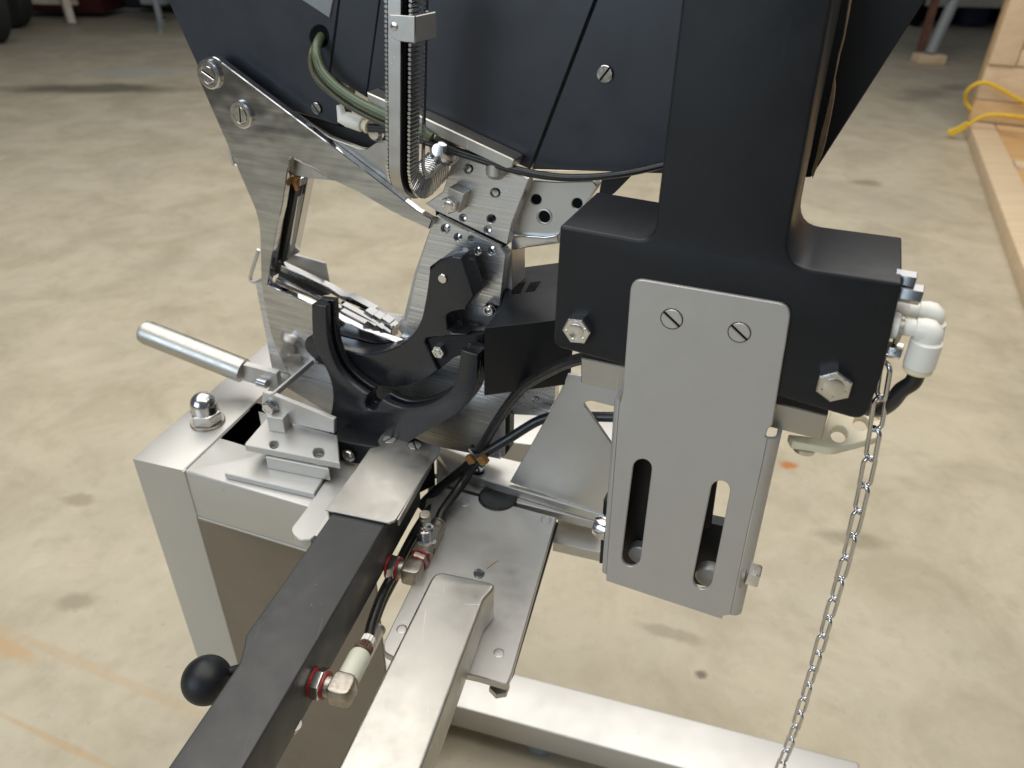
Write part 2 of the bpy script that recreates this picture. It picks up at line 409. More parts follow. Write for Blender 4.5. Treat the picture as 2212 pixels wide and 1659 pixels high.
hexbolt(col, (1803, 824), 0, 38, .008, ph=.55)
m = MB(); hexa(m, vp(1956, 604, .016) - eX * .006, eX, .0052, .011); part('hex_bolt', m, STK, col)
m = MB(); hexa(m, vp(1966, 634, .014) - eX * .010, eX, .0058, .016); part('hex_bolt', m, STK, col)
m = MB(); hexa(m, vp(1924, 756, .012) - eX * .004, eX, .0050, .010); part('hex_bolt', m, CHR, col)

# bracket: folded sheet, tab at the top, two long slots, flanges running back
bs = -.0032; m = MB()
tab = Q('c7', (480, 200, 70), (1325, 345, 75)) + [(1668, 918)] + Q('d4', (1434, 205), (1420, 255), (1436, 270), (1405, 420), (1300, 900), (1200, 1380), (1178, 1488), (1128, 1494), (1116, 1516), (318, 1252), (318, 1240), (318, 1180), (352, 740), (384, 330), (405, 60), (408, 20), (420, 10)) + [(1345, 848)]
tab = [q for q in tab]
s1 = slot(Q('d4', (568, 474))[0], Q('d4', (491, 1086))[0], 20.5); s2 = slot(Q('d4', (1108, 626))[0], Q('d4', (985, 1242))[0], 21)
vplate(m, tab, bs, .003, .0006, [s1, s2])
br = part('bracket_plate', m, SBR, col)
def bend(a_px, b_px, sgn, r, depth, lo=0):
    """rolled sheet edge: quarter-round from the front sheet, then a flange running back"""
    m = MB(); A, B = vp(*a_px, bs), vp(*b_px, bs); o = [(0, 0)]
    for i in range(7):
        t = math.pi / 2 * i / 6; o.append((sgn * r * math.sin(t), r * (1 - math.cos(t))))
    o.append((sgn * r, depth)); i_ = [(x - sgn * (.003 if k > 0 else 0) * math.sin(min(1, max(0, (k - 1) / 6)) * math.pi / 2), y + .003 * math.cos(min(1, max(0, (k - 1) / 6)) * math.pi / 2)) for k, (x, y) in enumerate(o)]
    i_[-1] = (sgn * (r - .003), depth); ring = o + i_[::-1]; n = len(ring); vs = []
    for P in (A, B):
        for x, y in ring: vs.append(P + eX * x + eY * y)
    fs = [(i, (i + 1) % n, n + (i + 1) % n, n + i) for i in range(n)] + [tuple(range(n)), tuple(range(n, 2 * n))[::-1]]
    m.add(vs, fs); return part('flange', m, SBR, br)
bend(Q('d4', (1437, 268))[0], Q('d4', (1180, 1485))[0], 1, .0075, .045)
bend(Q('d4', (409, 12))[0], Q('d4', (317, 1205))[0], -1, .0045, .045)
for c in ((1451, 689), (1597, 718)):
    m = MB(); p = vp(*c, bs); k = pxl(p) * 23; slothead(m, p - FR * .0006, FR, k, .0013, -.62, .8, .00075)
    part('slotted_screw', m, STS, br)
# clamp block and strut inside the channel, seen through the slots
m = MB(); vplate(m, Q('d4', (385, 30), (1080, 175), (1085, 560), (1040, 880), (960, 900), (900, 1300), (330, 1180)), .022, .006); part('inner_strut', m, BLP, col)
m = MB(); vplate(m, Q('d4', (300, 690), (1240, 900), (1180, 1330), (270, 1130)), .034, .012); part('inner_block', m, BLP, col)
for c, r in (((567, 1030), 24), ((1040, 1180), 28)):
    q = Q('d4', c)[0]; m = MB(); p = vp(*q, .0205); lathe(m, p, FR, [(pxl(p) * r, 0), (pxl(p) * r, .008), (pxl(p) * r * .9, .009)], 28); part('bolt_head', m, BEA, col)
# bolt through the right flange, washer and hexagon; nut on the left flange
p = vp(*Q('d4', (1290, 1190))[0], .006); m = MB(); lathe(m, p - eX * .003, eX, [(.0125, 0), (.0125, .002), (.0118, .0026)], 32); part('washer', m, NIK, col)
m = MB(); hexa(m, p + eX * .0004, eX, .0095, .0095, .35); part('hex_bolt', m, CHR, col)
p = vp(*Q('d4', (282, 870))[0], .02); m = MB(); lathe(m, p + eX * .006, -eX, [(.0105, 0), (.0105, .006), (.008, .011), (.002, .012)], 28); part('dome_nut', m, CHR, col)
# aluminium clamp bar below the block
m = MB(); vplate(m, Q('c7', (215, 620), (435, 665), (1230, 855), (1515, 925), (1482, 1054), (1200, 985), (420, 800), (215, 752)), .012, .045, .0008)
part('clamp_bar', m, STC, col)
# ivory nylon plate with holes under the bar
m = MB(); zi = vp(*Q('c7', (1310, 1030))[0], .02)[2]
hplate(m, Q('c7', (1310, 1022), (1480, 1040), (1560, 820), (1700, 800), (1815, 905, 30), (1790, 1035, 30), (1550, 1098, 30), (1330, 1062)), zi, .006, .001,
       [circ(Q('c7', (1575, 1020))[0], 18), circ(Q('c7', (1690, 962))[0], 17), circ(Q('c7', (1770, 925))[0], 10)])
iv = part('perforated_nylon_plate', m, IVO, col)
m = MB(); p = hz(*Q('c7', (1395, 1085))[0], zi - .006); lathe(m, p, -eZ, [(.008, 0), (.0075, .003), (.004, .005)], 24); part('screw', m, CHR, iv)
# torn fibre lining on the back edge of the column
m = MB(); L = Q('e1', (765, 0), (742, 140), (706, 330), (672, 450), (650, 560), (628, 660), (633, 720), (622, 830), (600, 950), (575, 1070), (548, 1200), (520, 1300), (478, 1380), (470, 1420), (440, 1500), (430, 1440), (470, 1310), (520, 1080), (555, 950), (590, 800), (620, 640), (655, 460), (700, 290), (745, 0), (760, -250), (790, -250))
slab(m, [vp(*q, .109) for q in L], FR, .003, .0004); part('torn_lining', m, TAN, col)

# two white push-in elbow fittings on the right flank
def elbow(c0, c1, c2, s0, label, rs=1.):
    a, b, c = vp(*c0, s0), vp(*c1, s0), vp(*c2, s0); r = .0062 * rs
    t = thing('elbow_fitting', label, 'pipe fitting', c)
    m = MB(); lathe(m, a - unit(b - a) * .008, b - a, [(r * .9, 0), (r * 1.2, .004), (r * 1.2, .007), (r * .78, .0075), (r * .78, np.linalg.norm(b - a) + .004)], 24); part('threaded_stub', m, WHP, t)
    m = MB(); d1, d2 = unit(b - a), unit(c - b)
    P = [b - d1 * r * 1.2, b - d1 * r * .5] + [b - d1 * r * .5 * (1 - k) ** 2 + d2 * r * .5 * k * k for k in (.33, .66, 1)] + [b + d2 * r * 1.1]
    tube(m, P, [r * .95, r * 1.06, r * 1.12, r * 1.15, r * 1.15, r * 1.1], 24, raw=True); part('elbow_body', m, WHP, t, ang=60)
    m = MB(); L = np.linalg.norm(c - b); lathe(m, b + d2 * r * .9, d2, [(r * 1.12, 0), (r * 1.34, .0012), (r * 1.34, L - r * .9 - .0008), (r * 1.25, L - r * .9)], 28); part('collar', m, WHP, t)
    m = MB(); lathe(m, c - d2 * .0006, d2, [(r * 1.24, 0), (r * 1.26, .003), (r * 1.1, .0042), (r * .8, .0042)], 28); part('release_ring', m, IVO, t)
    return c, d2
K1, D1 = elbow(*Q('d5', (1290, 500), (1570, 540), (1460, 870)), .012, 'white push-in elbow nearest the chain, yellow ring round its hose end', 1.05)
elbow(*Q('d5', (1380, 345), (1590, 375), (1545, 620)), .034, 'upper white push-in elbow half hidden behind the lower one', 1.0)
m = MB(); lathe(m, vp(*Q('d5', (1262, 530))[0], .012), eX, [(.0085, 0), (.0085, .0022), (.007, .0026)], 28); part('washer', m, NIK, col)
m = MB(); tube(m, [K1 - D1 * .004, K1 + D1 * .01] + [vp(*q, s) for q, s in zip(Q('d5', (1300, 1090), (1220, 1190), (1120, 1262), (1020, 1265), (900, 1230)), (.014, .018, .025, .035, .045))], .0049, 16)
solo('air_hose', m, RUB, 'short black hose curling down from the white elbow behind the chain', 'hose', 'black air hoses')

# ================================================================== chain
A = vp(1914, 786, .010); B = vp(1680, 1668, .085)
ch = thing('safety_chain', 'steel link chain hanging from the right flank of the black column', 'chain', B)
n = 21; wire = .0015; pitch = np.linalg.norm(B - A) / n
def link_mesh():
    m = MB(); h = pitch / 2 + wire * .55; r = .0041; P = []
    for i in range(24):
        t = 2 * math.pi * i / 24; P.append(V3(r * math.cos(t), 0, r * math.sin(t) + (h - r) * (1 if math.sin(t) >= 0 else -1)))
    k = 8; vs = []; fs = []
    for i in range(24):
        T = unit(P[(i + 1) % 24] - P[i - 1]); u = V3(0, 1, 0); v = np.cross(T, u)
        for j in range(k): vs.append(P[i] + (u * math.cos(2 * math.pi * j / k) + v * math.sin(2 * math.pi * j / k)) * wire)
    for i in range(24):
        for j in range(k): fs.append((i * k + j, i * k + (j + 1) % k, ((i + 1) % 24) * k + (j + 1) % k, ((i + 1) % 24) * k + j))
    m.add(vs, fs); me = mesh_of(m, V3(0, 0, 0), 'link', 80); me.materials.append(STP); return me
lm = link_mesh(); ax = unit(A - B)
def cpt(f):
    p = A + (B - A) * f; return p + eX * (.010 * math.sin(math.pi * f) * (1 - .4 * f)) + eX * .0012 * math.sin(9 * f)
for i in range(n):
    a, b = cpt(i / n), cpt((i + 1) / n); z = unit(a - b); x = unit(np.cross(eY, z)); y = np.cross(z, x)
    o = bpy.data.objects.new('link', lm); COL.objects.link(o); o.parent = ch
    R = Matrix((x, y, z)).transposed() @ Matrix.Rotation(math.radians((38 if i % 2 else -50) + random.uniform(-9, 9)), 3, 'Z')
    o.matrix_local = Matrix.Translation(Vector(((a + b) / 2 - B).tolist())) @ R.to_4x4()
m = MB(); lathe(m, A + V3(0, 0, .004) - eX * .003, eX, [(.0055, 0), (.0055, .0016), (.002, .002)], 20); part('end_ring', m, CHR, ch)

# ================================================================== machine stand
ZF = .72
st = thing('machine_stand', 'pale bead-blasted steel stand with square tube legs and a foot bar on the floor', 'stand', hz(343, 1000, ZF) * V3(1, 1, 0) + V3(0, 0, FLOOR))
TL, TR_, BR_, BL_ = [hz(*q, ZF) for q in Q('d2', (60, 742), (512, 872), (1236, 178), (905, 0))]
ux = unit(TR_ - TL); uy = unit(BR_ - TR_)
W = np.linalg.norm(TR_ - TL)
m = MB(); hh = ZF - FLOOR - .012; sl_ = .34
slab(m, [TR_ + uy * y + V3(0, 0, z) for y, z in ((0, 0), (sl_, 0), (sl_, -hh), (sl_ - W, -hh), (sl_ - W, -W), (W, -W), (W, -hh), (0, -hh))], unit(np.cross(uy, UP)), W * abs(ux @ np.cross(uy, UP)), .0018); sr = part('side_frame', m, BEA, st)
for y in (W / 2, sl_ - W / 2):
    m = MB(); p = TL + ux * W / 2 + uy * y; p = V3(p[0], p[1], FLOOR + .012); lathe(m, p, -UP, [(.012, -.004), (.012, .004), (.022, .006), (.022, .012)], 20); part('levelling_foot', m, GRY, st)
# front rail with a rectangular slot in its upper wall
ro = TR_ + ux * .0012; ln = .175; hr = W
hole = [hz(*q, ZF) for q in Q('d2', (842, 562), (1108, 312), (1460, 400), (1270, 690))]
m = MB(); e = uy * (W * 2.1)
slab(m, [ro, ro + ux * ln, ro + ux * ln + e, ro + e], UP, hr, .0016, [hole])
fr = part('front_rail', m, BEA, st)
m = MB(); slab(m, [q + V3(0, 0, -hr - .0003) for q in (ro, ro + ux * ln, ro + ux * ln + e, ro + e)], UP, .003, .0003); part('rail_underside', m, BEA, st)
m = MB(); tube(m, [TR_ + ux * .0006 + V3(0, 0, -.02), TR_ + ux * .0006 - uy * .0003 + V3(0, 0, -.0005), TR_ + ux * .0006 + V3(0, 0, .0002) + uy * .002, TR_ + ux * .0006 + V3(0, 0, .0002) + uy * W * 2.1], .0014, 8, raw=True)
tube(m, [TR_ + ux * .0006 + V3(0, 0, -.001), TR_ + ux * .0006 + V3(0, 0, -W)], .0012, 8, raw=True); part('weld_bead', m, BEA, sr)
# inner sheet panel behind the front legs
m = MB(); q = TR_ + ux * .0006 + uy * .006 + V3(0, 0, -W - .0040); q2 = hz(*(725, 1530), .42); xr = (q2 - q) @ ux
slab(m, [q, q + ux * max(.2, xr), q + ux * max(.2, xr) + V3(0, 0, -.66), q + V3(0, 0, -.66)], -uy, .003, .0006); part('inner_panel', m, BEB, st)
# foot bars on the floor
zb = .02; m = MB(); a, b, c, d = [hz(*q, zb) for q in ((1108, 1453), (1856, 1646), (1441, 1659), (1009, 1533))]
ubx = unit(b - a); w_ = np.linalg.norm((d - a) - ubx * ((d - a) @ ubx)); uby = unit((d - a) - ubx * ((d - a) @ ubx))
slab(m, [a - ubx * .30, b, b + uby * w_, a - ubx * .30 + uby * w_], UP, .06, .004); fb = part('foot_bar', m, BEA, st)
xq = (hz(880, 1600, zb) - a) @ ubx; m = MB(); slab(m, [a - ubx * .30 + uby * (w_ + .001), a + ubx * xq + uby * (w_ + .001), a + ubx * xq + uby * (w_ + .30), a - ubx * .30 + uby * (w_ + .30)], UP, .06, .004); part('foot_bar', m, BEA, st)
for f in (.12, .9):
    m = MB(); p = a + (b - a) * f + uby * w_ * .5 + V3(0, 0, -.0596); lathe(m, p, -eZ, [(.03, 0), (.03, .03), (.034, .036), (.034, FLOOR * -1 + zb - .06)], 24); part('levelling_foot', m, GRY, st)
# acorn nut on its washer
m = MB(); p = hz(*Q('d2', (738, 425))[0], ZF); k = pxl(p); lathe(m, p, UP, [(k * 36, 0), (k * 36, .0022), (k * 34.5, .003), (k * 10, .003)], 32); an = part('washer', m, NIK, st)
m = MB(); hexa(m, p + UP * .0032, UP, k * 32, .0125, .55); part('acorn_nut_base', m, CHR, an)
m = MB(); r = k * 27.5; lathe(m, p + UP * .0150, UP, [(r, 0), (r, .009)] + [(r * math.cos(t), .009 + r * .95 * math.sin(t)) for t in np.linspace(.12, 1.5, 9)], 32); part('acorn_dome', m, CHR, an)
# step plate on the front rail
m = MB(); zs = ZF + .007
hplate(m, Q('d2', (890, 895), (1190, 715), (1400, 620), (1905, 770), (1715, 1085)), zs, .0068, .0008); part('step_plate', m, BEA, st)
# bracket plate carried above it on a spacer, with two holes
m = MB(); za = ZF + .030
h1, h2 = circ(Q('d2', (1345, 630))[0], 9.5), circ(Q('d2', (1757, 705))[0], 12)
hplate(m, Q('d2', (1066, 632, 25), (1290, 372), (1930, 545), (1950, 800)), za, .008, .0008, [h1, h2]); bp_ = part('bracket_shelf', m, BEA, st)
m = MB(); hplate(m, Q('d2', (1260, 700), (1420, 640), (1850, 760), (1850, 860), (1270, 745)), za - .0085, .0145, .0006); part('spacer', m, STS, bp_)
m = MB(); a_, b_ = hz(*Q('d2', (1300, 505))[0], za), hz(*Q('d2', (1450, 530))[0], za); dn = unit(b_ - a_); dd = unit(np.cross(UP, dn))
slab(m, [a_ + UP * .018, b_ + UP * .018, b_, a_], -dd, .016, .0006); part('spacer_post', m, STS, bp_)
# upright flat bar with pivot bolt
m = MB(); a_ = hz(*Q('d2', (1235, 415))[0], za); b_ = hz(*Q('d2', (1900, 575))[0], za); n_ = unit(np.cross(UP, b_ - a_)); 
P0 = a_ + (b_ - a_) * .0
L = [pl(*q, P0, n_) for q in fillet(Q('d2', (1238, 148, 8), (1330, 170), (1900, 400), (1900, 530), (1440, 425), (1330, 360, 90), (1225, 300, 90)))]
slab(m, L, -n_, .005, .0006); ub = part('pivot_bar', m, STS, st)
m = MB(); p = pl(*Q('d2', (1322, 272))[0], P0, n_); lathe(m, p, -n_, [(.0085, 0), (.0085, .0018), (.0045, .002)], 28); part('washer', m, STP, ub)
m = MB(); hexa(m, p - n_ * .0015, -n_, .0068, .006, .3, True); part('hex_bolt', m, CHR, ub)
# diagonal thin stop bar leading up to the jaw
m = MB(); A_, B_ = pl(*Q('d2', (1330, 185))[0], P0, n_), vp(*Q('c5', (1500, 990))[0], .112); dn = unit(B_ - A_)
boxm(m, (A_ + B_) / 2, dn * np.linalg.norm(B_ - A_) / 2, unit(np.cross(dn, UP)) * .0016, unit(np.cross(unit(np.cross(dn, UP)), dn)) * .003, .0004); part('stop_bar', m, BEA, st)
# rounded tongue below the cover
m = MB(); zt = ZF + .004
hplate(m, Q('d2', (1890, 860), (1620, 1250)) + smooth(Q('d2', (1560, 1330), (1512, 1392), (1510, 1440), (1540, 1480), (1600, 1508), (1680, 1508)), 4) + Q('d2', (1760, 1440), (2080, 1000)), zt, .010, .0008); tg = part('tongue_plate', m, BEA, st)
m = MB(); p = hz(*Q('d2', (1690, 1500))[0], zt); q_ = hz(*Q('d2', (2000, 1010))[0], zt); boxm(m, (p + q_) / 2 + UP * .0008 + ux * .006, (q_ - p) * .45, ux * .005, UP * .0007, .0003); part('guide_strip', m, STS, tg)

# lever handle: turned grip on a flat tang
lv = thing('lever_handle', 'turned steel lever grip sticking out to the left behind the stand', 'handle', vp(*Q('c5', (1150, 1080))[0], .10))
a_, b_ = vp(*Q('c5', (110, 735))[0], .085), vp(*Q('c5', (945, 1065))[0], .105); k = pxl(a_) * 26.5; L = np.linalg.norm(b_ - a_)
m = MB(); lathe(m, a_, b_ - a_, [(k * .25, -.001), (k * .62, 0), (k * .9, .003), (k, .008), (k, L - .001), (k * .94, L)], 32); part('grip', m, STC, lv)
m = MB(); c_ = vp(*Q('c5', (1230, 1140))[0], .11); dn = unit(c_ - b_); sd = unit(np.cross(dn, UP)); boxm(m, (b_ + c_) / 2, dn * np.linalg.norm(c_ - b_) / 2, sd * .004, np.cross(sd, dn) * .0115, .0006); part('tang', m, STS, lv)
m = MB(); p = vp(*Q('c5', (1095, 1165))[0], .10); lathe(m, p + eX * .006, -eX, [(.005, 0), (.005, .012), (.003, .014)], 20); part('stop_pin', m, STP, lv)

# ================================================================== clipping head
SP, SB, SK = .115, .125, .13          # polished plate, brushed jaw plate, black covers (metres behind the column's face)
hd = thing('clipping_head', 'clipping machine head with black covers, polished lever plate and brushed steel jaw plates', 'machine', vp(1080, 987, .13))
# black covers
hc = Q('c1', (1258, 290))[0]
m = MB(); holec = [(hc[0] + 20 * math.cos(t), hc[1] + 25 * math.sin(t)) for t in np.linspace(0, 2 * math.pi, 24, endpoint=False)]
vplate(m, Q('c1', (-38, -220), (60, 0), (290, 510), (520, 930), (1000, 866), (1405, 990), (1455, 700), (1380, 640), (1340, 560), (1442, -220)), SK + .004, .02, .0009, [holec])
lc = part('left_cover', m, BLK, hd)
m = MB(); p = vp(*hc, SK + .004); lathe(m, p + eY * .001, eY, [(pxl(p) * 26, 0), (pxl(p) * 26, .022), (pxl(p) * 4, .0225)], 24); part('cable_hole_liner', m, BLD, lc)
m = MB(); vplate(m, Q('c1', (1447, -220), (1346, 592), (1630, 772), (1764, -220)), SK - .001, .02, .0009); part('cover_strip', m, BLK, hd)
m = MB(); vplate(m, Q('c1', (1768, -220), (1636, 735), (1700, 770)) + Q('c2', (205, 945), (905, 1285), (1024, 1338), (1543, -16), (1625, -220)), SK - .003, .022, .0009); part('middle_cover', m, BLK, hd)
m = MB(); vplate(m, Q('c2', (1640, -220), (1560, -16), (1040, 1338), (1500, 1352), (2060, 1372), (2300, 1380), (2450, -220)), SK - .003, .022, .0009); rc_ = part('right_cover', m, BLK, hd)
m = MB(); vplate(m, [(1405, 370), (1752, 384, 6), (1998, 0), (2045, -72), (1440, -72)], SK + .006, .02, .0009); part('rear_cover', m, BLP, hd)  # blacker material than the other covers puts the column's shadow into its colour
m = MB(); vplate(m, Q('c1', (1000, -120), (1400, -160), (1337, 143), (1120, 0)), SK - .0005 + .003, .0024, .0006); part('reflection_plate', m, GRY, hd)  # pale grey plate painted as a reflection on the covers
for q, r, a in ((Q('c1', (1242, 852))[0], 12, -.9), (Q('c2', (1622, 582))[0], 18, .95)):
    s = SK + .004 if q[0] < 900 else SK - .003
    m = MB(); p = vp(*q, s); slothead(m, p - FR * .0002, FR, pxl(p) * r, .0026, a, .45); part('slotted_screw', m, CHR, hd)
# dark underside between cover and lever plate
m = MB(); vplate(m, Q('c1', (980, 860), (1400, 985), (1800, 1080), (1800, 1200), (1620, 1200), (1340, 1110)), SK + .010, .03, .0009); part('lower_housing', m, BLP, hd)
# satin plate behind the lever
m = MB(); vplate(m, Q('c1', (1040, 895), (1340, 1085)) + smooth(Q('c1', (1560, 1168), (1625, 1178), (1670, 1150), (1710, 1124)), 4) + Q('c1', (1800, 1118), (1960, 1130), (1960, 1640), (1790, 1490)), SP + .0085, .006, .0006); part('satin_link_plate', m, STC, hd)
# polished lever plate: lug, left leg, upper branch, lower jaw
lug = smooth(Q('c1', (292, 600), (294, 545), (325, 480), (385, 448), (440, 455), (490, 495)), 4)
inner = Q('e4', (1290, 490), (1050, 376)) + smooth(Q('e4', (880, 255), (760, 205), (690, 172), (655, 160), (638, 185), (632, 215)), 4) + Q('e4', (572, 620), (520, 830), (490, 1010), (440, 1335), (838, 1510))
jaw = Q('c5', (1900, 730), (2350, 880), (2420, 1060), (1480, 1010), (1330, 1115))
outl = smooth(Q('c5', (1330, 1115), (1240, 970), (1165, 770), (1110, 530), (1088, 390), (1080, 290)), 4) + Q('e4', (368, 900)) + smooth(Q('e4', (363, 820), (350, 740), (320, 630)), 4) + Q('e4', (150, 240)) + Q('c1', (530, 1140))
m = MB(); top = Q('c1', (1000, 880), (1790, 1478)) + Q('c4', (520, 650), (668, 735), (634, 822)) + Q('c4', (300, 668))
vplate(m, lug + top + inner + jaw[:-1] + outl, SP, .008, .0008); pp = part('lever_plate', m, STD, hd)
for q, rx in ((Q('c1', (400, 585))[0], 30.5), (Q('c1', (652, 902))[0], 29.5)):
    p = vp(*q, SP); k = pxl(p) * rx * .99; m = MB(); lathe(m, p, FR, [(k, -.0005), (k, .0026), (k * .90, .0034), (k * .66, .0034), (k * .62, .0028), (k * .4, .0028)], 36); wsh = part('pivot_washer', m, CHR, pp)
    m = MB(); slothead(m, p + FR * .002, FR, k * .58, .0018, -.45 if rx > 30 else 1.45, .5); part('slotted_screw', m, CHR, wsh)
# channel guides seen through the window
for k_, (a, b, wv) in enumerate((((620, 330), (470, 1250), 42), ((690, 440), (560, 1130), 14), ((735, 350), (610, 1090), 16), ((790, 345), (650, 1060), 40))):
    m = MB(); A_, B_ = Q('e4', a, b); ww = wv * .23438
    vplate(m, [(A_[0] - ww / 2, A_[1]), (A_[0] + ww / 2, A_[1] + 2), (B_[0] + ww / 2, B_[1] + 2), (B_[0] - ww / 2, B_[1])], SB + .004 + .006 * k_, .012, .0006); part('guide_rail', m, STP if k_ != 1 else BLP, hd)
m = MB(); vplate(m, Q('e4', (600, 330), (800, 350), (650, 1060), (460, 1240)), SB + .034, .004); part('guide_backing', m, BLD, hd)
m = MB(); vplate(m, Q('e4', (650, 150), (1060, 378), (800, 350), (640, 322)), SB + .001, .005); part('lever_web', m, STC, hd)
m = MB(); vplate(m, smooth(Q('e4', (640, 345), (700, 340), (735, 352), (700, 375), (715, 430), (722, 465), (690, 470), (670, 420), (635, 380)), 3, True), SB + .0, .003, .0006); part('rusty_scrap', m, RUS, hd)
# rear guard plates
m = MB(); vplate(m, Q('e4', (640, 1045), (965, 1135), (1012, 1362), (560, 1230)), SB + .05, .003, .0005); part('guard_plate', m, STS, hd)
m = MB(); vplate(m, Q('e4', (955, 1130), (975, 1137), (1015, 1360), (1000, 1362)), SB + .0485, .0008, .0002); part('guard_edge', m, BEA, hd)
m = MB(); tube(m, [vp(*q, SB + .05) for q in Q('e4', (355, 1010), (335, 1090), (290, 1230), (285, 1290), (330, 1312), (380, 1310))], .0022, 10); part('wire_guard', m, STS, hd)
m = MB(); vplate(m, Q('e4', (65, 20), (80, 20), (130, 225), (150, 245), (105, 240), (70, 80)), SB + .02, .01); part('side_stop', m, STS, hd)
# brushed jaw plate: one C-shaped piece running round under the throat
jp = (Q('c5', (1030, 340), (1090, 330), (1140, 380), (1500, 560)) + smooth(Q('c6', (330, 560), (480, 585), (700, 600), (880, 540), (960, 440)), 4) + Q('c4', (520, 1230), (672, 725, 14), (705, 695, 8), (1292, 985), (1345, 1060), (1292, 1500)) + Q('c6', (1720, 560), (2108, 850), (2110, 1000), (2050, 1110), (1700, 1092), (1690, 1440), (1200, 1345), (600, 1250)) + Q('c5', (1500, 1330), (1250, 1180), (1172, 1070)))
hl = [circ(Q('c4', c)[0], r * .23438, 18) for c, r in (((790, 818), 40), ((903, 897), 34), ((1025, 913), 28), ((1085, 1020), 36), ((1212, 1020), 40))] + [circ(Q('c6', (1962, 980))[0], 7.5, 16)]
m = MB(); vplate(m, jp, SB, .012, .0008, hl); jpo = part('jaw_plate', m, STB, hd)
for (c, r, fill) in (((790, 818), 40, 1), ((903, 897), 34, 2), ((1025, 913), 28, 0), ((1085, 1020), 36, 2), ((1212, 1020), 40, 1)):
    q = Q('c4', c)[0]; p = vp(*q, SB); k = pxl(p) * r * .23438; m = MB()
    if fill: lathe(m, p + eY * .0022, FR, [(k * 1.0, -.006), (k * (.99 if fill == 1 else .8), 0), (k * .5, .0009 if fill == 1 else .0004), (k * .1, .0012)], 20); part('dowel_pin', m, STP, jpo)
    else: lathe(m, p + eY * .007, FR, [(k * 1.0, -.002), (k * 1.0, 0), (k * .1, .001)], 20); part('hole_bottom', m, STS, jpo)
p = vp(*Q('c6', (1962, 980))[0], SB); m = MB(); lathe(m, p + eY * .002, FR, [(pxl(p) * 7.4, -.003), (pxl(p) * 6, .001), (pxl(p) * 3, .001), (pxl(p) * 3, -.001)], 18); part('socket_screw', m, STP, jpo)
# second layer behind the jaw plate (its edge shows left of the throat)
m = MB(); vplate(m, Q('c4', (655, 790), (700, 800), (660, 1200), (560, 1659)) + Q('c6', (1000, 560), (905, 440), (930, 380)) + Q('c4', (395, 1659), (500, 1230)), SB + .0122, .02, .0006); part('rear_jaw_plate', m, STS, hd)
# upper brushed plate
up_ = Q('c4', (872, 128), (1150, 215), (1560, 352), (1400, 770), (1358, 968), (700, 655), (600, 590), (760, 480))
hl2 = [circ(Q('c4', c)[0], r * .23438, 18) for c, r in (((998, 265), 40), ((1247, 487), 42), ((1210, 728), 38), ((950, 718), 32), ((1177, 828), 33))]
m = MB(); vplate(m, up_, SB - .0012, .013, .0008, hl2); upo = part('upper_plate', m, STB, hd)
for (c, r, fill) in (((998, 265), 40, 2), ((1247, 487), 42, 2), ((1210, 728), 38, 0), ((950, 718), 32, 1), ((1177, 828), 33, 1)):
    q = Q('c4', c)[0]; p = vp(*q, SB - .0012); k = pxl(p) * r * .23438; m = MB()
    if fill == 2: lathe(m, p + eY * .0008, FR, [(k, -.004), (k * .78, 0), (k * .7, .0008), (k * .1, .0010)], 22); part('dowel_pin', m, STP, upo)
    elif fill == 1: lathe(m, p + eY * .004, FR, [(k, -.004), (k * .98, 0), (k * .4, -.001)], 22); part('dowel_pin', m, STP, upo)
    else: lathe(m, p + eY * .010, FR, [(k, -.002), (k * .98, 0), (k * .1, .0)], 22); part('hole_bottom', m, BLD, upo)
m = MB(); vplate(m, Q('c4', (690, 640), (1362, 962), (1300, 1000), (700, 720)), SB + .006, .004); part('gap_shade', m, BLD, hd)  # black strip added to paint the dark of the gap between the plates
# square stop block with its bolt
m = MB(); L = [vp(*q, SB - .014) for q in Q('c4', (818, 440), (958, 500), (910, 672), (790, 620))]; slab(m, L, FR, .0125, .0005); part('stop_block', m, STS, upo)
hexbolt(upo, Q('c4', (842, 588))[0], SB - .014, 19.5, .006, ph=.45)
# nut near the die holder
p = vp(*Q('c4', (1190, 1565))[0], SB - .010); k = pxl(p); m = MB(); hexa(m, p + eY * .010, FR, k * 15, .0095, .2); part('hex_nut', m, CHR, jpo)
m = MB(); lathe(m, p, FR, [(k * 13, 0), (k * 13, .002), (k * 11, .003), (k * 8.5, .003), (k * 8, .0012), (k * 5, .0012), (k * 5, .0024), (k * 1, .003)], 24); part('stud_end', m, STP, jpo)
# grey rear plate with drilled holes, and the polished lip under it
gp = Q('c4', (1500, 362), (1575, 372), (1800, 388), (2150, 380, 20), (2186, 430), (2050, 640), (1820, 905), (1400, 880), (1380, 780))
hg = [(Q('c4', c)[0], r * .23438) for c, r in (((1622, 549), 46), ((1700, 707), 66), ((2000, 585), 46))]
m = MB(); vplate(m, gp, SB + .016, .012, .0008, [circ(c, r, 22) for c, r in hg]); gpo = part('drilled_plate', m, STS, hd)
for i, (c, r) in enumerate(hg):
    p = vp(*c, SB + .016); k = pxl(p) * r; m = MB(); lathe(m, p + eY * .0005, eY, [(k * 1.02, 0), (k * .9, .0004), (k * .86, .024), (k * .05, .0245)], 24); part('hole_liner', m, BLD, gpo)
    if i == 1: m = MB(); lathe(m, p, FR, [(k * 1.12, -.002), (k * 1.12, .0004), (k * .98, .0006), (k * .86, .0002), (k * .86, -.002)], 24); part('thread_insert', m, STS, gpo)
m = MB(); vplate(m, Q('c4', (1392, 876), (1600, 884), (1700, 892), (1820, 872), (1830, 955), (1560, 990), (1392, 1018)), SB + .012, .02, .001); part('polished_lip', m, STP, hd)
m = MB(); vplate(m, Q('c2', (1590, 1420), (1840, 1375), (1690, 1530), (1560, 1600)), SB + .02, .02); part('black_strut', m, BLP, hd)
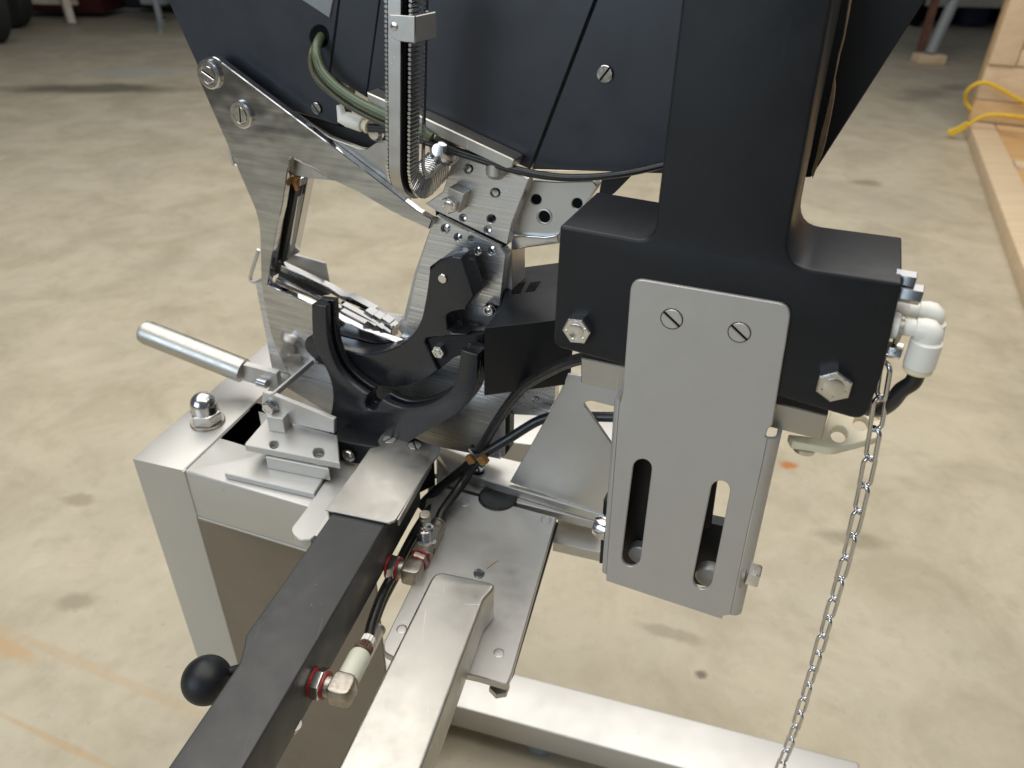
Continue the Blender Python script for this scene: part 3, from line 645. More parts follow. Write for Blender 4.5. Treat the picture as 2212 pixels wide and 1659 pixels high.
m = MB(); vplate(m, Q('c4', (1345, 1030), (1400, 1010), (1408, 1560), (1300, 1560)), SB + .012, .03); part('edge_post', m, STS, hd)
m = MB(); vplate(m, Q('c2', (1060, 1345), (1240, 1345), (1420, 1350), (1100, 1360)), SB + .03, .004); part('pale_shim', m, IVO, hd)
# grey ledge bar under the covers with a bolt
m = MB(); vplate(m, Q('c1', (1632, 728), (1640, 800)) + Q('c2', (205, 1035), (840, 1335, 14), (885, 1330, 14), (905, 1270, 10), (880, 1252), (205, 936)), SK - .022, .018, .0009); part('ledge_bar', m, STC, hd)
m = MB(); p = vp(*Q('c2', (760, 1345))[0], SK - .012); lathe(m, p + UP * .006, -UP, [(.0085, 0), (.0085, .009), (.006, .012), (.001, .013)], 24); hexa(m, p + UP * .009 + eX * .002, -UP, .0075, .007); part('dome_nut', m, STS, hd)
# bright cone bushing beside the magazine
p = vp(*Q('c4', (690, 150))[0], SK - .03); m = MB(); lathe(m, p + eY * .02, unit(FR + UP * .25), [(.013, 0), (.013, .006), (.0085, .013), (.005, .016), (.002, .016)], 32); part('cone_bushing', m, STP, hd)

# jaw insert rails and stepped teeth in the throat
def inrail(pts, s, t, mt, name='die_rail', b=.0005):
    m = MB(); vplate(m, pts, s, t, b); return part(name, m, mt, hd)
inrail(Q('e4', (548, 1150), (1000, 1360), (1110, 1432)) + Q('e5', (560, 720), (910, 915), (860, 945), (440, 770)) + Q('e4', (1000, 1405), (540, 1200)), SB + .030, .010, STK)
inrail(Q('e4', (540, 1200), (1000, 1430), (900, 1440), (530, 1300)) + [], SB + .040, .008, BLP)
inrail(Q('e4', (510, 1280), (1110, 1590)) + Q('e5', (440, 840), (720, 990), (1180, 1250), (1150, 1310), (700, 1060), (430, 900)) + Q('e4', (500, 1330)), SB + .016, .008, STK)
inrail(Q('e5', (430, 800), (690, 930), (1090, 1110), (1220, 1190), (1190, 1220), (700, 1000), (430, 870)), SB + .024, .004, BLD)  # near-black bar painted as the dark gap between the die rails
inrail(Q('e5', (420, 930), (800, 1130), (1180, 1310), (1090, 1345), (900, 1230), (680, 1150), (640, 1170), (420, 1060)), SB + .008, .010, STK)
inrail(Q('e5', (420, 1050), (635, 1165), (615, 1300), (430, 1250)), SB + .0, .010, STC)
inrail(Q('e5', (690, 900), (900, 930), (1090, 1020), (1290, 1090), (1240, 1250), (1200, 1170), (1000, 1080)), SB + .034, .010, STK)
for a in ((880, 955), (1000, 1020), (1120, 1070), (1180, 1130), (830, 1180), (960, 1240), (1060, 1290)):
    q = Q('e5', a)[0]; p = vp(*q, SB + (.012 if a[1] < 1150 else .002)); m = MB(); boxm(m, p, unit(eX - UP * .45) * .0052, eY * .006, unit(UP + eX * .45) * .0026, .0005); part('die_step', m, STK, hd)
for k_ in range(3):
    q = Q('e5', (1190 + k_ * 32, 1235 - k_ * 18))[0]; p = vp(*q, SB + .006 + .006 * k_); m = MB(); boxm(m, p, unit(eX - UP * .6) * .0008, eY * .002, unit(UP * .9 + eX * .1) * .0068, .0003); part('die_tooth', m, STK, hd)
p = vp(*Q('e5', (740, 1320))[0], SB - .004); m = MB(); lathe(m, p, FR, [(.0042, -.01), (.0042, 0), (.003, .0022), (.0006, .003)], 20); part('screw', m, STK, hd)
inrail(Q('e5', (1010, 955), (1330, 1015), (1330, 1040), (1020, 985)), SB + .046, .004, BEA, 'back_strip')

# black die holder block right of the throat
bz = vp(1046, 708, .06)[2]; m = MB()
hplate(m, Q('d8', (180, 1166), (400, 880), (450, 740), (560, 300), (1400, 190), (1500, 1018)), bz, .068, .0012); dh = part('die_holder', m, BLP, hd)
for a in (((612, 512), (778, 492), (700, 655), (570, 662)), ((850, 500), (1002, 480), (910, 624), (775, 636))):
    m = MB(); hplate(m, Q('d8', *a), bz + .0004, .0008, .0001); part('pocket_shade', m, BLD, dh)  # flat black sheet painted as the shaded inside of a pocket

# crescent casing guide
SC = .0915
cr = thing('casing_guide', 'black crescent casing guide with a tall boss, behind the forked ring', 'guide', vp(*Q('c6', (900, 880))[0], SC))
arc = smooth(Q('c6', (300, 545), (480, 592), (660, 632), (850, 595), (1000, 500), (1078, 380), (1110, 250), (1132, 120), (1150, -40)), 5)
cl = arc + Q('c4', (648, 1190), (735, 1105), (850, 1068, 10), (935, 1080, 10), (1050, 1440), (960, 1572)) + Q('c6', (1400, 290), (1310, 308, 25), (1276, 340, 18), (1285, 440), (1320, 470), (1440, 480), (1200, 500), (1120, 508), (1112, 540), (1216, 756)) + smooth(Q('c6', (1216, 756), (1120, 822), (980, 875), (840, 888), (700, 862), (520, 800), (340, 725), (230, 640), (186, 575), (198, 515), (250, 490)), 5)[1:]
m = MB(); vplate(m, cl, SC, .0225, .0016); cg = part('crescent', m, BLG, cr, ang=40)
p = vp(*Q('c4', (765, 1275))[0], SC); m = MB(); lathe(m, p, FR, [(pxl(p) * 11, -.001), (pxl(p) * 11, .001), (pxl(p) * 9.5, .0018)], 24); part('pin', m, CHR, cg)
m = MB(); vplate(m, Q('c6', (1125, 512), (1200, 492), (1565, 472), (1565, 575), (1330, 660), (1226, 748)), SC + .004, .008); lk = part('link_plate', m, BLP, cr)
hexbolt(cr, Q('c6', (1232, 600))[0], SC + .004, 15.5, .006, ph=.1)
m = MB(); lathe(m, vp(*Q('c4', (785, 1108))[0], SC + .004) + V3(0, 0, .0005), UP, [(.0035, -.006), (.0035, .0004), (.0022, .0004), (.0022, -.003)], 18); part('bore', m, BLD, cg)

# ================================================================== clip magazine: rail with a stack of wire clips
mg = thing('clip_magazine', 'upright steel magazine rail packed with wire clips, bent back at its foot', 'magazine', vp(*Q('c4', (440, 660))[0], .06))
SM = .055
T0 = vp(*Q('c1', (1850, -260))[0], SM); T1 = vp(*Q('c1', (1852, 1310))[0], SM)
# keep the run plumb in depth, bend it into the head with a 26 mm radius
RB = .034; path = []; tang = []
N0 = 62
for i in range(N0): path.append(T0 + (T1 - T0) * i / (N0 - 1)); tang.append(unit(T1 - T0))
dn = unit(T1 - T0); bk = unit(eY + UP * .10 - dn * ((eY + UP * .10) @ dn)); cen = T1 + bk * RB
for i in range(1, 19):
    t = math.pi / 2 * i / 18 * 1.16; path.append(cen - bk * RB * math.cos(t) + dn * RB * math.sin(t)); tang.append(unit(bk * math.sin(t) + dn * math.cos(t)))
for i in range(1, 13): path.append(path[-1] + tang[-1] * .0027); tang.append(tang[-1])
kk = pxl(T1); wr = kk * 27 / math.cos(.2); sx = unit(np.cross(bk, dn)); sx = sx if sx @ eX > 0 else -sx
def railsweep(m, x0, x1, y0, y1, lo=0, hi=None):
    """rectangular bar following the rail; x across, y from the front (outer) side inwards"""
    P = list(zip(path, tang))[lo:hi]; vs = []; fs = []
    for p, t in P:
        inn = unit(np.cross(sx, t)); inn = inn if inn @ (bk + UP * .8) > 0 else -inn
        for x, y in ((x0, y0), (x1, y0), (x1, y1), (x0, y1)): vs.append(p + sx * x + inn * y)
    n = len(P)
    for i in range(n - 1):
        for j in range(4): fs.append((i * 4 + j, i * 4 + (j + 1) % 4, (i + 1) * 4 + (j + 1) % 4, (i + 1) * 4 + j))
    fs += [(0, 1, 2, 3), tuple(4 * (n - 1) + i for i in (3, 2, 1, 0))]
    return m.add(vs, fs)
m = MB(); railsweep(m, -wr * .5, wr * .5, 0, .0035); part('rail_face', m, STC, mg)
m = MB(); railsweep(m, -wr * .3, wr * .72, .0036, .012); part('rail_core', m, BLD, mg)
m = MB(); railsweep(m, wr * 1.33, wr * 1.46, .0185, .0222); part('retainer_strip', m, STP, mg)
def clip_mesh():
    m = MB(); x0, x1 = -wr * .78, wr * 1.18; r = .00138; P = []
    P += [V3(x0, .0015, 0), V3(x0, .015, 0), V3(x0 + .002, .0185, 0), V3(x0 + .005, .0195, 0), V3(x1 - .005, .0195, 0), V3(x1 - .002, .0185, 0), V3(x1, .015, 0), V3(x1, .0015, 0)]
    tube(m, [tuple(p) for p in P], r, 7, raw=True); me = mesh_of(m, V3(0, 0, 0), 'clip', 60); me.materials.append(CHR); return me
cmh = clip_mesh(); base_ = RL[mg.name]
cum = [0]
for i in range(1, len(path)): cum.append(cum[-1] + np.linalg.norm(path[i] - path[i - 1]))
dist = 0; i = 0
while dist < cum[-1] - .002:
    while i < len(cum) - 2 and cum[i + 1] < dist: i += 1
    f = (dist - cum[i]) / (cum[i + 1] - cum[i]); p = path[i] * (1 - f) + path[i + 1] * f; t = unit(tang[i] * (1 - f) + tang[i + 1] * f)
    inn = unit(np.cross(sx, t)); inn = inn if inn @ (bk + UP * .8) > 0 else -inn
    o = bpy.data.objects.new('clip', cmh); COL.objects.link(o); o.parent = mg
    z = np.cross(sx, inn); j = random.uniform(-.0002, .0002)
    o.matrix_local = Matrix.Translation(Vector((p - base_ + sx * j + inn * abs(j)).tolist())) @ Matrix((sx, inn, z)).transposed().to_4x4()
    dist += .0031
# strap clamp with rivet
m = MB(); pa, pb = [vp(*q, SM - .003) for q in Q('c1', (1815, 112), (2008, 128))]; pc, pd = [vp(*q, SM - .003) for q in Q('c1', (2008, 340), (1815, 318))]
slab(m, [vp(*q, SM - .004) for q in fillet(Q('c1', (1805, 115, 12), (2012, 128), (2012, 340), (1935, 332), (1850, 318, 40), (1800, 250)))], FR, .002, .0004); sc_ = part('strap_clamp', m, STC, mg)
q0, q1 = vp(*Q('c1', (2014, 130))[0], SM - .0035), vp(*Q('c1', (2014, 340))[0], SM - .0035)
m = MB(); slab(m, [q0, q1, q1 + eY * .030, q0 + eY * .030], eX, .002, .0004); part('clamp_side', m, STS, sc_)
p = vp(*Q('c1', (1850, 207))[0], SM - .004); m = MB(); lathe(m, p, FR, [(.0030, 0), (.0026, .0008), (.001, .0011)], 18); part('rivet', m, CHR, sc_)

# ================================================================== swing arm with forked ring
ZA = .745; SF = .0695
ar = thing('swing_arm', 'worn black swing arm ending in a grooved fork ring, reaching towards the viewer', 'arm', hz(700, 1250, ZA) * V3(1, 1, 0) + V3(0, 0, .70))
far_, near_ = hz(*Q('c8', (1197, 345))[0], ZA), hz(*Q('c8', (440, 1638))[0], ZA)
ua = unit(far_ - near_); ur = unit(np.cross(ua, UP))
m = MB(); hplate(m, Q('c8', (1080, 30), (1375, 40), (1197, 345), (440, 1638), (200, 2050), (-230, 2050), (40, 1638)) + smooth(Q('c8', (418, 1085), (432, 1035), (446, 985), (455, 930)), 4) + Q('c8', (478, 895), (640, 672), (885, 325)), ZA, .046, .0016)
tubeo = part('arm_tube', m, BLA, ar)
# fork ring in three layers: the middle one set back, leaving the groove
il = smooth(Q('c6', (352, 262), (356, 380), (364, 490), (386, 610), (445, 745), (540, 852), (640, 925)), 4)
nt_ = Q('c6', (670, 942)) + smooth(Q('c6', (652, 995), (662, 1040), (702, 1062), (740, 1048), (758, 1008)), 3) + Q('c6', (772, 972))
ir = smooth(Q('c6', (772, 972), (860, 1020), (965, 1044), (1130, 1018), (1270, 940), (1335, 865), (1368, 760), (1388, 600)), 4)[1:]
ol = smooth(Q('c6', (242, 250), (244, 400), (254, 510), (292, 622), (368, 780), (402, 900), (402, 1020), (378, 1130), (368, 1190), (376, 1250)), 4)
orr = smooth(Q('c6', (1330, 1115), (1410, 1050), (1476, 960), (1508, 850), (1516, 720), (1516, 640)), 4)
fk = [il[0]] + ol + Q('c6', (400, 1330), (900, 1370), (1055, 1262)) + orr + ir[::-1] + nt_[::-1][1:] + il[::-1][:-1]
# order: outer left, base, outer right, right prong inner edge, notch, left inner edge
il2 = smooth(Q('c6', (318, 262), (322, 390), (330, 500), (352, 628), (412, 765), (510, 880), (615, 955)), 4)
ir2 = smooth(Q('c6', (760, 1010), (860, 1056), (965, 1082), (1140, 1055), (1295, 968), (1362, 880), (1398, 770), (1420, 600)), 4)[1:]
fk2 = [il2[0]] + ol + Q('c6', (400, 1330), (900, 1370), (1055, 1262)) + orr + ir2[::-1] + nt_[::-1][1:-1] + il2[::-1][:-1]
L1 = [vp(*q, SF) for q in fk]; L2 = [vp(*q, SF) for q in fk2]
m = MB(); slab(m, L1, FR, .0078, .0012); fo = part('fork_front_wall', m, BLG, ar, ang=40)
m = MB(); slab(m, [p + eY * .0079 for p in L2], FR, .0054, .0003); part('fork_core', m, BLG, ar, ang=40)
m = MB(); slab(m, [p + eY * .0134 for p in L1], FR, .0078, .0012); part('fork_rear_wall', m, BLG, ar, ang=40)
# base block under the fork
SG = ((hz(*Q('c6', (392, 1283))[0], ZA) - OT) @ eY); m = MB()
hplate(m, Q('c6', (388, 1290), (505, 1160), (700, 1195), (1000, 1250), (1180, 1335), (1000, 1420), (760, 1352)), ZA - .0003, .052, .0018); fbk = part('fork_base', m, BLP, ar)
for c, r, mt in (((528, 1410), 12.5, CHR), ((570, 1520), 11, BRS)):
    p = vp(*Q('c6', c)[0], SG - .0005); k = pxl(p) * r; m = MB(); lathe(m, p, FR, [(k * 1.25, -.0005), (k * 1.25, .0005), (k * 1.05, .0006), (k * .98, .0022), (k * .7, .003), (k * .1, .003)], 24); part('bolt_head', m, mt, fbk)
# folded satin cover clamped over the arm
zc = ZA + .0035; m = MB()
hplate(m, Q('c6', (748, 1296, 14), (790, 1232, 20), (860, 1240), (1240, 1338, 45), (1222, 1400)) + Q('c8', (1450, 10), (1255, 318, 14), (1215, 334), (905, 268), (880, 262)) + Q('c6', (475, 1655), (700, 1352), (772, 1332)), zc, .0026, .0006); cv = part('cover_sheet', m, STC, ar)
a_, b_ = hz(*Q('c8', (880, 264))[0], zc - .0004), hz(*Q('c6', (700, 1356))[0], zc - .0004); m = MB(); slab(m, [a_, b_, b_ - UP * .010, a_ - UP * .010], -ur, .0022, .0006); part('cover_skirt', m, STC, cv)
a_, b_ = hz(*Q('c8', (1262, 318))[0], zc - .0004), hz(*Q('c8', (1452, 14))[0], zc - .0004); m = MB(); slab(m, [a_, b_, b_ - UP * .007, a_ - UP * .007], ur, .0022, .0006); part('cover_skirt', m, STC, cv)
for c, a in (((842, 1284), -.75), ((1036, 1332), .35)):
    p = hz(*Q('c6', c)[0], zc); k = pxl(p) * 14.5; m = MB(); slothead(m, p - UP * .0006, UP, k, .0013, a, .8, .00075); part('slotted_screw', m, STS, cv)
# ball knob
kb = hz(447, 1469, .69); r = pxl(kb) * 52.5; m = MB(); lathe(m, kb, UP, [(r * math.cos(t), r * math.sin(t)) for t in np.linspace(-1.5, 1.5, 25)], 40); kn = part('ball_knob', m, BLP, ar, ang=80)
m = MB(); tube(m, [kb, kb + ur * .02 + ua * .012 + UP * .004, kb + ur * .05 + ua * .02 + UP * .015], .0042, 12); part('knob_stem', m, BLP, kn)
# tapered pin under the arm
p = hz(*Q('c8', (745, 1425))[0], ZA - .046); m = MB(); lathe(m, p + UP * .004 - ur * .004, unit(-UP - ur * .5), [(.0055, 0), (.0055, .008), (.0042, .009), (.0034, .019), (.003, .020)], 16); part('tapered_pin', m, STS, ar)

# ------------------------------------------------------------------ pneumatic fittings on the arm's right flank
def onside(c): return pl(*Q('c8', c)[0], far_, ur)
def knurl(m, p, ax, r, L, n=20):
    u, v, a = frame_of(ax); vs = []; fs = []
    for h in (0, L):
        for i in range(2 * n):
            t = math.pi * i / n; rr = r * (1 if i % 2 else .88); vs.append(p + a * h + (u * math.cos(t) + v * math.sin(t)) * rr)
    k = 2 * n
    for i in range(k): fs.append((i, (i + 1) % k, k + (i + 1) % k, k + i))
    fs += [tuple(range(k))[::-1], tuple(range(k, 2 * k))]; return m.add(vs, fs)
def banjo(label, S1, ang=.3):
    t = thing('pneumatic_fitting', label, 'fitting', S1)
    m = MB(); lathe(m, S1, ur, [(.0108, 0), (.0108, .0018), (.006, .0018)], 28); part('red_washer', m, RED, t)
    m = MB(); hexa(m, S1 + ur * .0019, ur, .0118, .0072, ang); part('hex_nut', m, CHR, t)
    m = MB(); lathe(m, S1 + ur * .0092, ur, [(.0102, 0), (.0102, .0016), (.006, .0016)], 28); part('red_washer', m, RED, t)
    m = MB(); lathe(m, S1 + ur * .0109, ur, [(.0082, 0), (.0082, .004), (.0076, .005)], 24); part('neck', m, NIK, t)
    c = S1 + ur * .0235; m = MB(); h = .0088; L = [c + UP * h + ur * x * h + ua * y * h * 1.05 for x, y in ((-1, -1), (1, -1), (1, 1), (-1, 1))]
    o = []
    for i in range(4):
        P_, A_, B_ = L[i], L[i - 1], L[(i + 1) % 4]; k = .22 if i in (0, 3) else .34
        for s in np.linspace(0, 1, 4): o.append((1 - s) ** 2 * (P_ + (A_ - P_) * k) + 2 * s * (1 - s) * P_ + s * s * (P_ + (B_ - P_) * k))
    slab(m, o, UP, 2 * h, .0016); part('elbow_cube', m, NIK, t); return t, c
f1, c1_ = banjo('nickel elbow with red washers and a pale regulator, nearest on the black arm', onside((815, 1180)), .35)
e0 = c1_ + ua * .0085
m = MB(); lathe(m, e0, ua, [(.0085, 0), (.0087, .001), (.0087, .020), (.0078, .0235), (.0066, .0245)], 32); part('regulator_body', m, PAL, f1)
m = MB(); knurl(m, e0 + ua * .0246, ua, .0072, .0062); lathe(m, e0 + ua * .0246, ua, [(.0074, 0), (.0074, .0016)], 24); part('knurled_ring', m, BRN, f1)
m = MB(); lathe(m, e0 + ua * .0309, ua, [(.0034, 0), (.0034, .003), (.003, .003)], 16); part('spindle', m, BRN, f1)
m = MB(); knurl(m, e0 + ua * .0338, ua, .0054, .0052, 12); lathe(m, e0 + ua * .0389, ua, [(.0046, 0), (.0040, .0006)], 18); part('adjuster_cap', m, WHP, f1)
sm = onside((985, 1080)) + ur * .010 - UP * .004
m = MB(); lathe(m, sm, ua, [(.0064, 0), (.0066, .001), (.0066, .040), (.0055, .042)], 24); part('air_muffler', m, STS, f1)
m = MB(); lathe(m, sm + ua * .040, ua, [(.0072, 0), (.0072, .0025), (.006, .003)], 24); part('muffler_ring', m, NIK, f1)
f2, c2_ = banjo('nickel elbow and needle valve with threaded stem, just below the satin cover', onside((1215, 565)), .15)
m = MB(); lathe(m, c2_ + ua * .0089, ua, [(.0088, 0), (.0088, .0016)], 28); lathe(m, c2_ + ua * .0165, ua, [(.0096, 0), (.0096, .0017)], 28); part('red_washer', m, RED, f2)
m = MB(); hexa(m, c2_ + ua * .0106, ua, .0098, .0058, .2); part('hex_nut', m, NIK, f2)
vb = c2_ + ua * .037 + ur * .001 - UP * .001; m = MB(); boxm(m, vb, ur * .0085, ua * .0185, UP * .0090, .0008); vbo = part('valve_body', m, NIK, f2)
m = MB(); q = vb + UP * .0086 - ua * .004; hexa(m, q, UP, .0098, .0045, .2)
pr = [(.0074, .0046)]
for i in range(6): pr += [(.0074, .0046 + i * .0017), (.0066, .0054 + i * .0017), (.0074, .0062 + i * .0017)]
pr += [(.0052, .0152), (.0052, .0185), (.0034, .019), (.0034, .0255)]; lathe(m, q, UP, pr, 24); part('threaded_stem', m, CHR, f2)
m = MB(); lathe(m, q + UP * .0255, UP, [(.0046, 0), (.0054, .0008), (.0054, .0030), (.0048, .0036), (.0054, .0042), (.0052, .0072), (.0044, .0078)], 24); part('adjuster_knob', m, NIK, f2)
m = MB(); lathe(m, vb + ua * .0180, unit(ua + UP * .12), [(.0062, 0), (.0062, .008), (.0074, .0085), (.0074, .0105), (.0066, .011)], 24); pt = part('hose_port', m, NIK, f2); PORT = vb + ua * .029 + UP * .001
for dy, q in ((-.0186, vb), ):
    m = MB(); lathe(m, vb + ur * .0085 - ua * .008 + UP * .001, ur, [(.0028, -.003), (.0028, .0002), (.002, .0002), (.002, -.002)], 16); part('side_port', m, BLD, vbo)

# ------------------------------------------------------------------ steel arm, base plate and cross rails
ZS = .73; ZP = .69
sa = thing('steel_arm', 'bead-blasted square steel arm pointing towards the viewer, welded to its base plate', 'arm', hz(950, 1500, ZP) * V3(1, 1, 0) + V3(0, 0, ZP - .02))
m = MB(); hplate(m, Q('c8', (1462, 584, 60), (1800, 655, 80), (1722, 740), (1392, 1638), (1240, 2060), (715, 2060), (942, 1638)), ZS, .0398, .0028); part('arm_tube', m, STC, sa)
m = MB()
hl_ = [circ(Q('c8', c)[0], r, 18) for c, r in (((1697, 602), 10.5),)]
hplate(m, Q('c8', (1430, 120), (2108, 305), (1872, 1130, 12), (1845, 1195, 14), (1690, 1150), (1262, 1060), (1192, 1020, 16), (1188, 975), (1350, 640)), ZP, .008, .0008, hl_); bpo = part('base_plate', m, STS, sa)
m = MB(); hplate(m, Q('c8', (1460, 140), (2118, 330), (1880, 1130), (1850, 1180), (1300, 1060), (1440, 640)), ZP - .0082, .005, .0005); part('lower_plate', m, BLP, sa)
m = MB(); hplate(m, Q('c8', (1700, 1100), (1890, 1110), (1850, 1185), (1690, 1140)), ZP - .0135, .006, .0008); p = hz(*Q('c8', (1805, 1200))[0], ZP - .02); hexa(m, p, -UP, .0085, .006, .3); part('hex_nut', m, STS, sa)
for c, r in (((2052, 318), 11.5), ((1620, 230), 10), ((1286, 900), 12), ((1803, 1026), 12)):
    p = hz(*Q('c8', c)[0], ZP); k = pxl(p) * r; m = MB(); lathe(m, p, UP, [(k * 1.0, -.001), (k * 1.0, .0003), (k * .84, .0006), (k * .74, .0001), (k * .1, .0003)], 22); part('rivet', m, STS, bpo)
p = hz(*Q('c8', (1697, 602))[0], ZP); k = pxl(p) * 10.4; m = MB(); pr = []
for i in range(5): pr += [(k, -.0016 * i), (k * .84, -.0016 * i - .0008)]
lathe(m, p, UP, [(k * 1.12, .0003), (k * 1.12, .0006), (k, .0006)] + pr + [(k * .1, -.008)], 22); part('threaded_insert', m, CHR, bpo)
m = MB(); tube(m, [hz(*q, ZP + .0002) for q in Q('c8', (1738, 578), (1765, 556), (1798, 534))], [.0004] * 3, 6, raw=True); part('rust_scratch', m, RUS, bpo)
p = hz(*Q('d3', (1085, 1085))[0], ZP); m = MB(); lathe(m, p - UP * .003, UP, [(pxl(p) * 42, 0), (pxl(p) * 42, .0035), (pxl(p) * 40, .0040), (pxl(p) * 30, .0040), (pxl(p) * 27, .0034), (.001, .0034)], 36); part('rubber_hole_disc', m, RUB, sa)  # flat black disc painted as the dark of a rubber-lined hole

cw = thing('cross_rail', 'stacked satin steel cross rail with a bent gusset plate rising to the slotted bracket', 'rail', hz(1150, 1060, .70) - UP * .03)
m = MB(); hplate(m, Q('d3', (500, 612), (1110, 712), (2100, 940), (2120, 1266), (830, 880), (640, 848)), .70, .0105, .0006); rto = part('upper_bar', m, STS, cw)
m = MB(); hplate(m, Q('d3', (520, 700), (2100, 1100), (2080, 1330), (760, 1004), (520, 950)), .70 - .0107, .0105, .0006); part('lower_bar', m, STS, cw)
m = MB(); hplate(m, Q('d3', (1655, 1230), (2100, 1330), (2100, 1606), (1596, 1492)), .668, .013, .0008); part('right_rail', m, STS, cw)
m = MB(); vplate(m, Q('d3', (1195, 942), (1560, 300), (1650, 130, 60), (1730, -60), (2300, 40), (2280, 700), (2090, 1262), (1240, 962)), .107, .004, .0006, [fillet(Q('d3', (1868, 215, 40), (1935, 190, 30), (2170, 250), (2165, 640)))]); part('gusset_plate', m, STS, cw)
m = MB(); vplate(m, Q('d3', (1108, 290), (1150, 290), (1150, 708), (1108, 716)), .118, .01); part('post_face', m, STS, cw)
m = MB(); vplate(m, Q('d3', (1152, 290), (1196, 290), (1192, 640), (1152, 700)), .119, .012); part('post_seal', m, BLP, cw)
p = hz(*Q('d3', (902, 838))[0], .70); m = MB(); slothead(m, p, UP, pxl(p) * 14, .005, .25, .35); part('slotted_screw', m, STP, rto)
p = hz(*Q('d3', (508, 885))[0], .70); m = MB(); lathe(m, p, UP, [(.003, -.001), (.003, .0004), (.0022, .0006), (.002, .0001), (.0004, .0001)], 16); part('rivet', m, STS, rto)
# pale rear rail of the stand seen past the gusset
m = MB(); hplate(m, Q('d3', (1080, 180), (2300, 300), (2300, 700), (1080, 560)), .62, .04, .002); part('rear_rail', m, BEA, st)

# ------------------------------------------------------------------ hoses
def hose(pts, r, mt, label, group='black air hoses'):
    m = MB(); tube(m, [vp(x, y, s) for x, y, s in pts], r, 14); return solo('air_hose', m, mt, label, 'hose', group)
cA, cB = vp(1040, 966, .092), vp(1045, 978, .090)
hose([(1300, 765, .055), (1227, 783, .062), (1168, 811, .075), (1124, 843, .083), (1082, 898, .089), (1036, 972, .092), (1012, 1003, .090), (962, 1043, .080), (926, 1075, .066), (905, 1098, .055)], .0049, RUB, 'black hose arching from under the column through the brass clip to the valve')
m = MB(); tube(m, [vp(x, y, s) for x, y, s in [(1400, 902, .118), (1280, 900, .116), (1215, 898, .114), (1165, 908, .110), (1100, 947, .098), (1046, 981, .090), (1022, 1008, .088), (996, 1048, .076)]] + [PORT + ua * .012 + UP * .004, PORT, PORT - ua * .006], .0048, 14); solo('air_hose', m, RUB, 'black hose crossing low behind the gusset window into the valve port', 'hose', 'black air hoses')
m = MB(); H = [onside((1420, 215)) + ur * .006 - UP * .004, onside((1330, 360)) + ur * .005 - UP * .004, onside((1225, 530)) + ur * .0048 - UP * .010, onside((1150, 690)) + ur * .0055 - UP * .004, onside((1085, 850)) + ur * .0075, onside((1050, 930)) + ur * .010]
tube(m, H, .0045, 14); solo('air_hose', m, RUB, 'black hose running down the flank of the black arm', 'hose', 'black air hoses')
m = MB(); tube(m, [p - UP * .010 - ur * .001 for p in H], .0045, 14); solo('air_hose', m, RUB, 'lower of the two black hoses along the flank of the black arm', 'hose', 'black air hoses')
# brass hose clip: two cubes and a silver strap
hc_ = thing('hose_clip', 'worn brass double clip holding the two crossing black hoses', 'clip', vp(1031, 990, .08))
a45 = unit(eX + UP * .8); b45 = unit(UP - eX * .8 * .8)
for c in ((840, 725), (950, 735)):
    p = vp(*Q('d3', c)[0], .082); m = MB(); boxm(m, p, a45 * .0040, unit(np.cross(eY, a45)) * .0044, -eY * .004, .0008); part('brass_cube', m, BRS, hc_)
p = vp(*Q('d3', (895, 700))[0], .0845); m = MB(); boxm(m, p, a45 * .0015, unit(np.cross(eY, a45)) * .012, -eY * .004, .0004); part('strap', m, STP, hc_)
# green and olive hoses leaving the cover
def chose(pts, r, mt, label):
    m = MB(); tube(m, [vp(x, y, s) for x, y, s in pts], r, 14); return solo('hose', m, mt, label, 'hose')
g = Q('c1', (1310, 250), (1250, 330), (1235, 430), (1280, 560), (1400, 690), (1560, 800), (1760, 900), (2000, 1000)) + Q('c2', (250, 1090))
chose([(x, y, s) for (x, y), s in zip(g, (.145, .128, .118, .113, .110, .108, .106, .105, .105, .106))], .0040, GRN, 'thick green hose bending out of the round hole in the black cover')
g = Q('c1', (1270, 330), (1205, 390), (1195, 520), (1250, 640), (1360, 740), (1500, 840), (1700, 945), (1900, 1030))
chose([(x, y, s) for (x, y), s in zip(g, (.145, .130, .122, .118, .114, .112, .110, .108))], .0026, OLV, 'thin olive hose beside the thick green hose')
for k_, (lab, off, r_) in enumerate((('black hose from the small white elbow sweeping under the covers', 0, .0026), ('lower black hose sagging under the covers beside the first', 22, .0024))):
    g = Q('c1', (1650, 1000 + off), (1780, 1010 + off), (1960, 1060 + off)) + Q('c2', (250, 1120 + off), (600, 1235 + off), (900, 1330 + off * .8), (1200, 1390 + off * .5), (1500, 1398 + off * .3), (1800, 1366), (2100, 1300))
    chose([(x, y, s) for (x, y), s in zip(g, (.113, .112, .110, .109, .112, .112, .112, .114, .118, .122))], r_, RUB, lab)
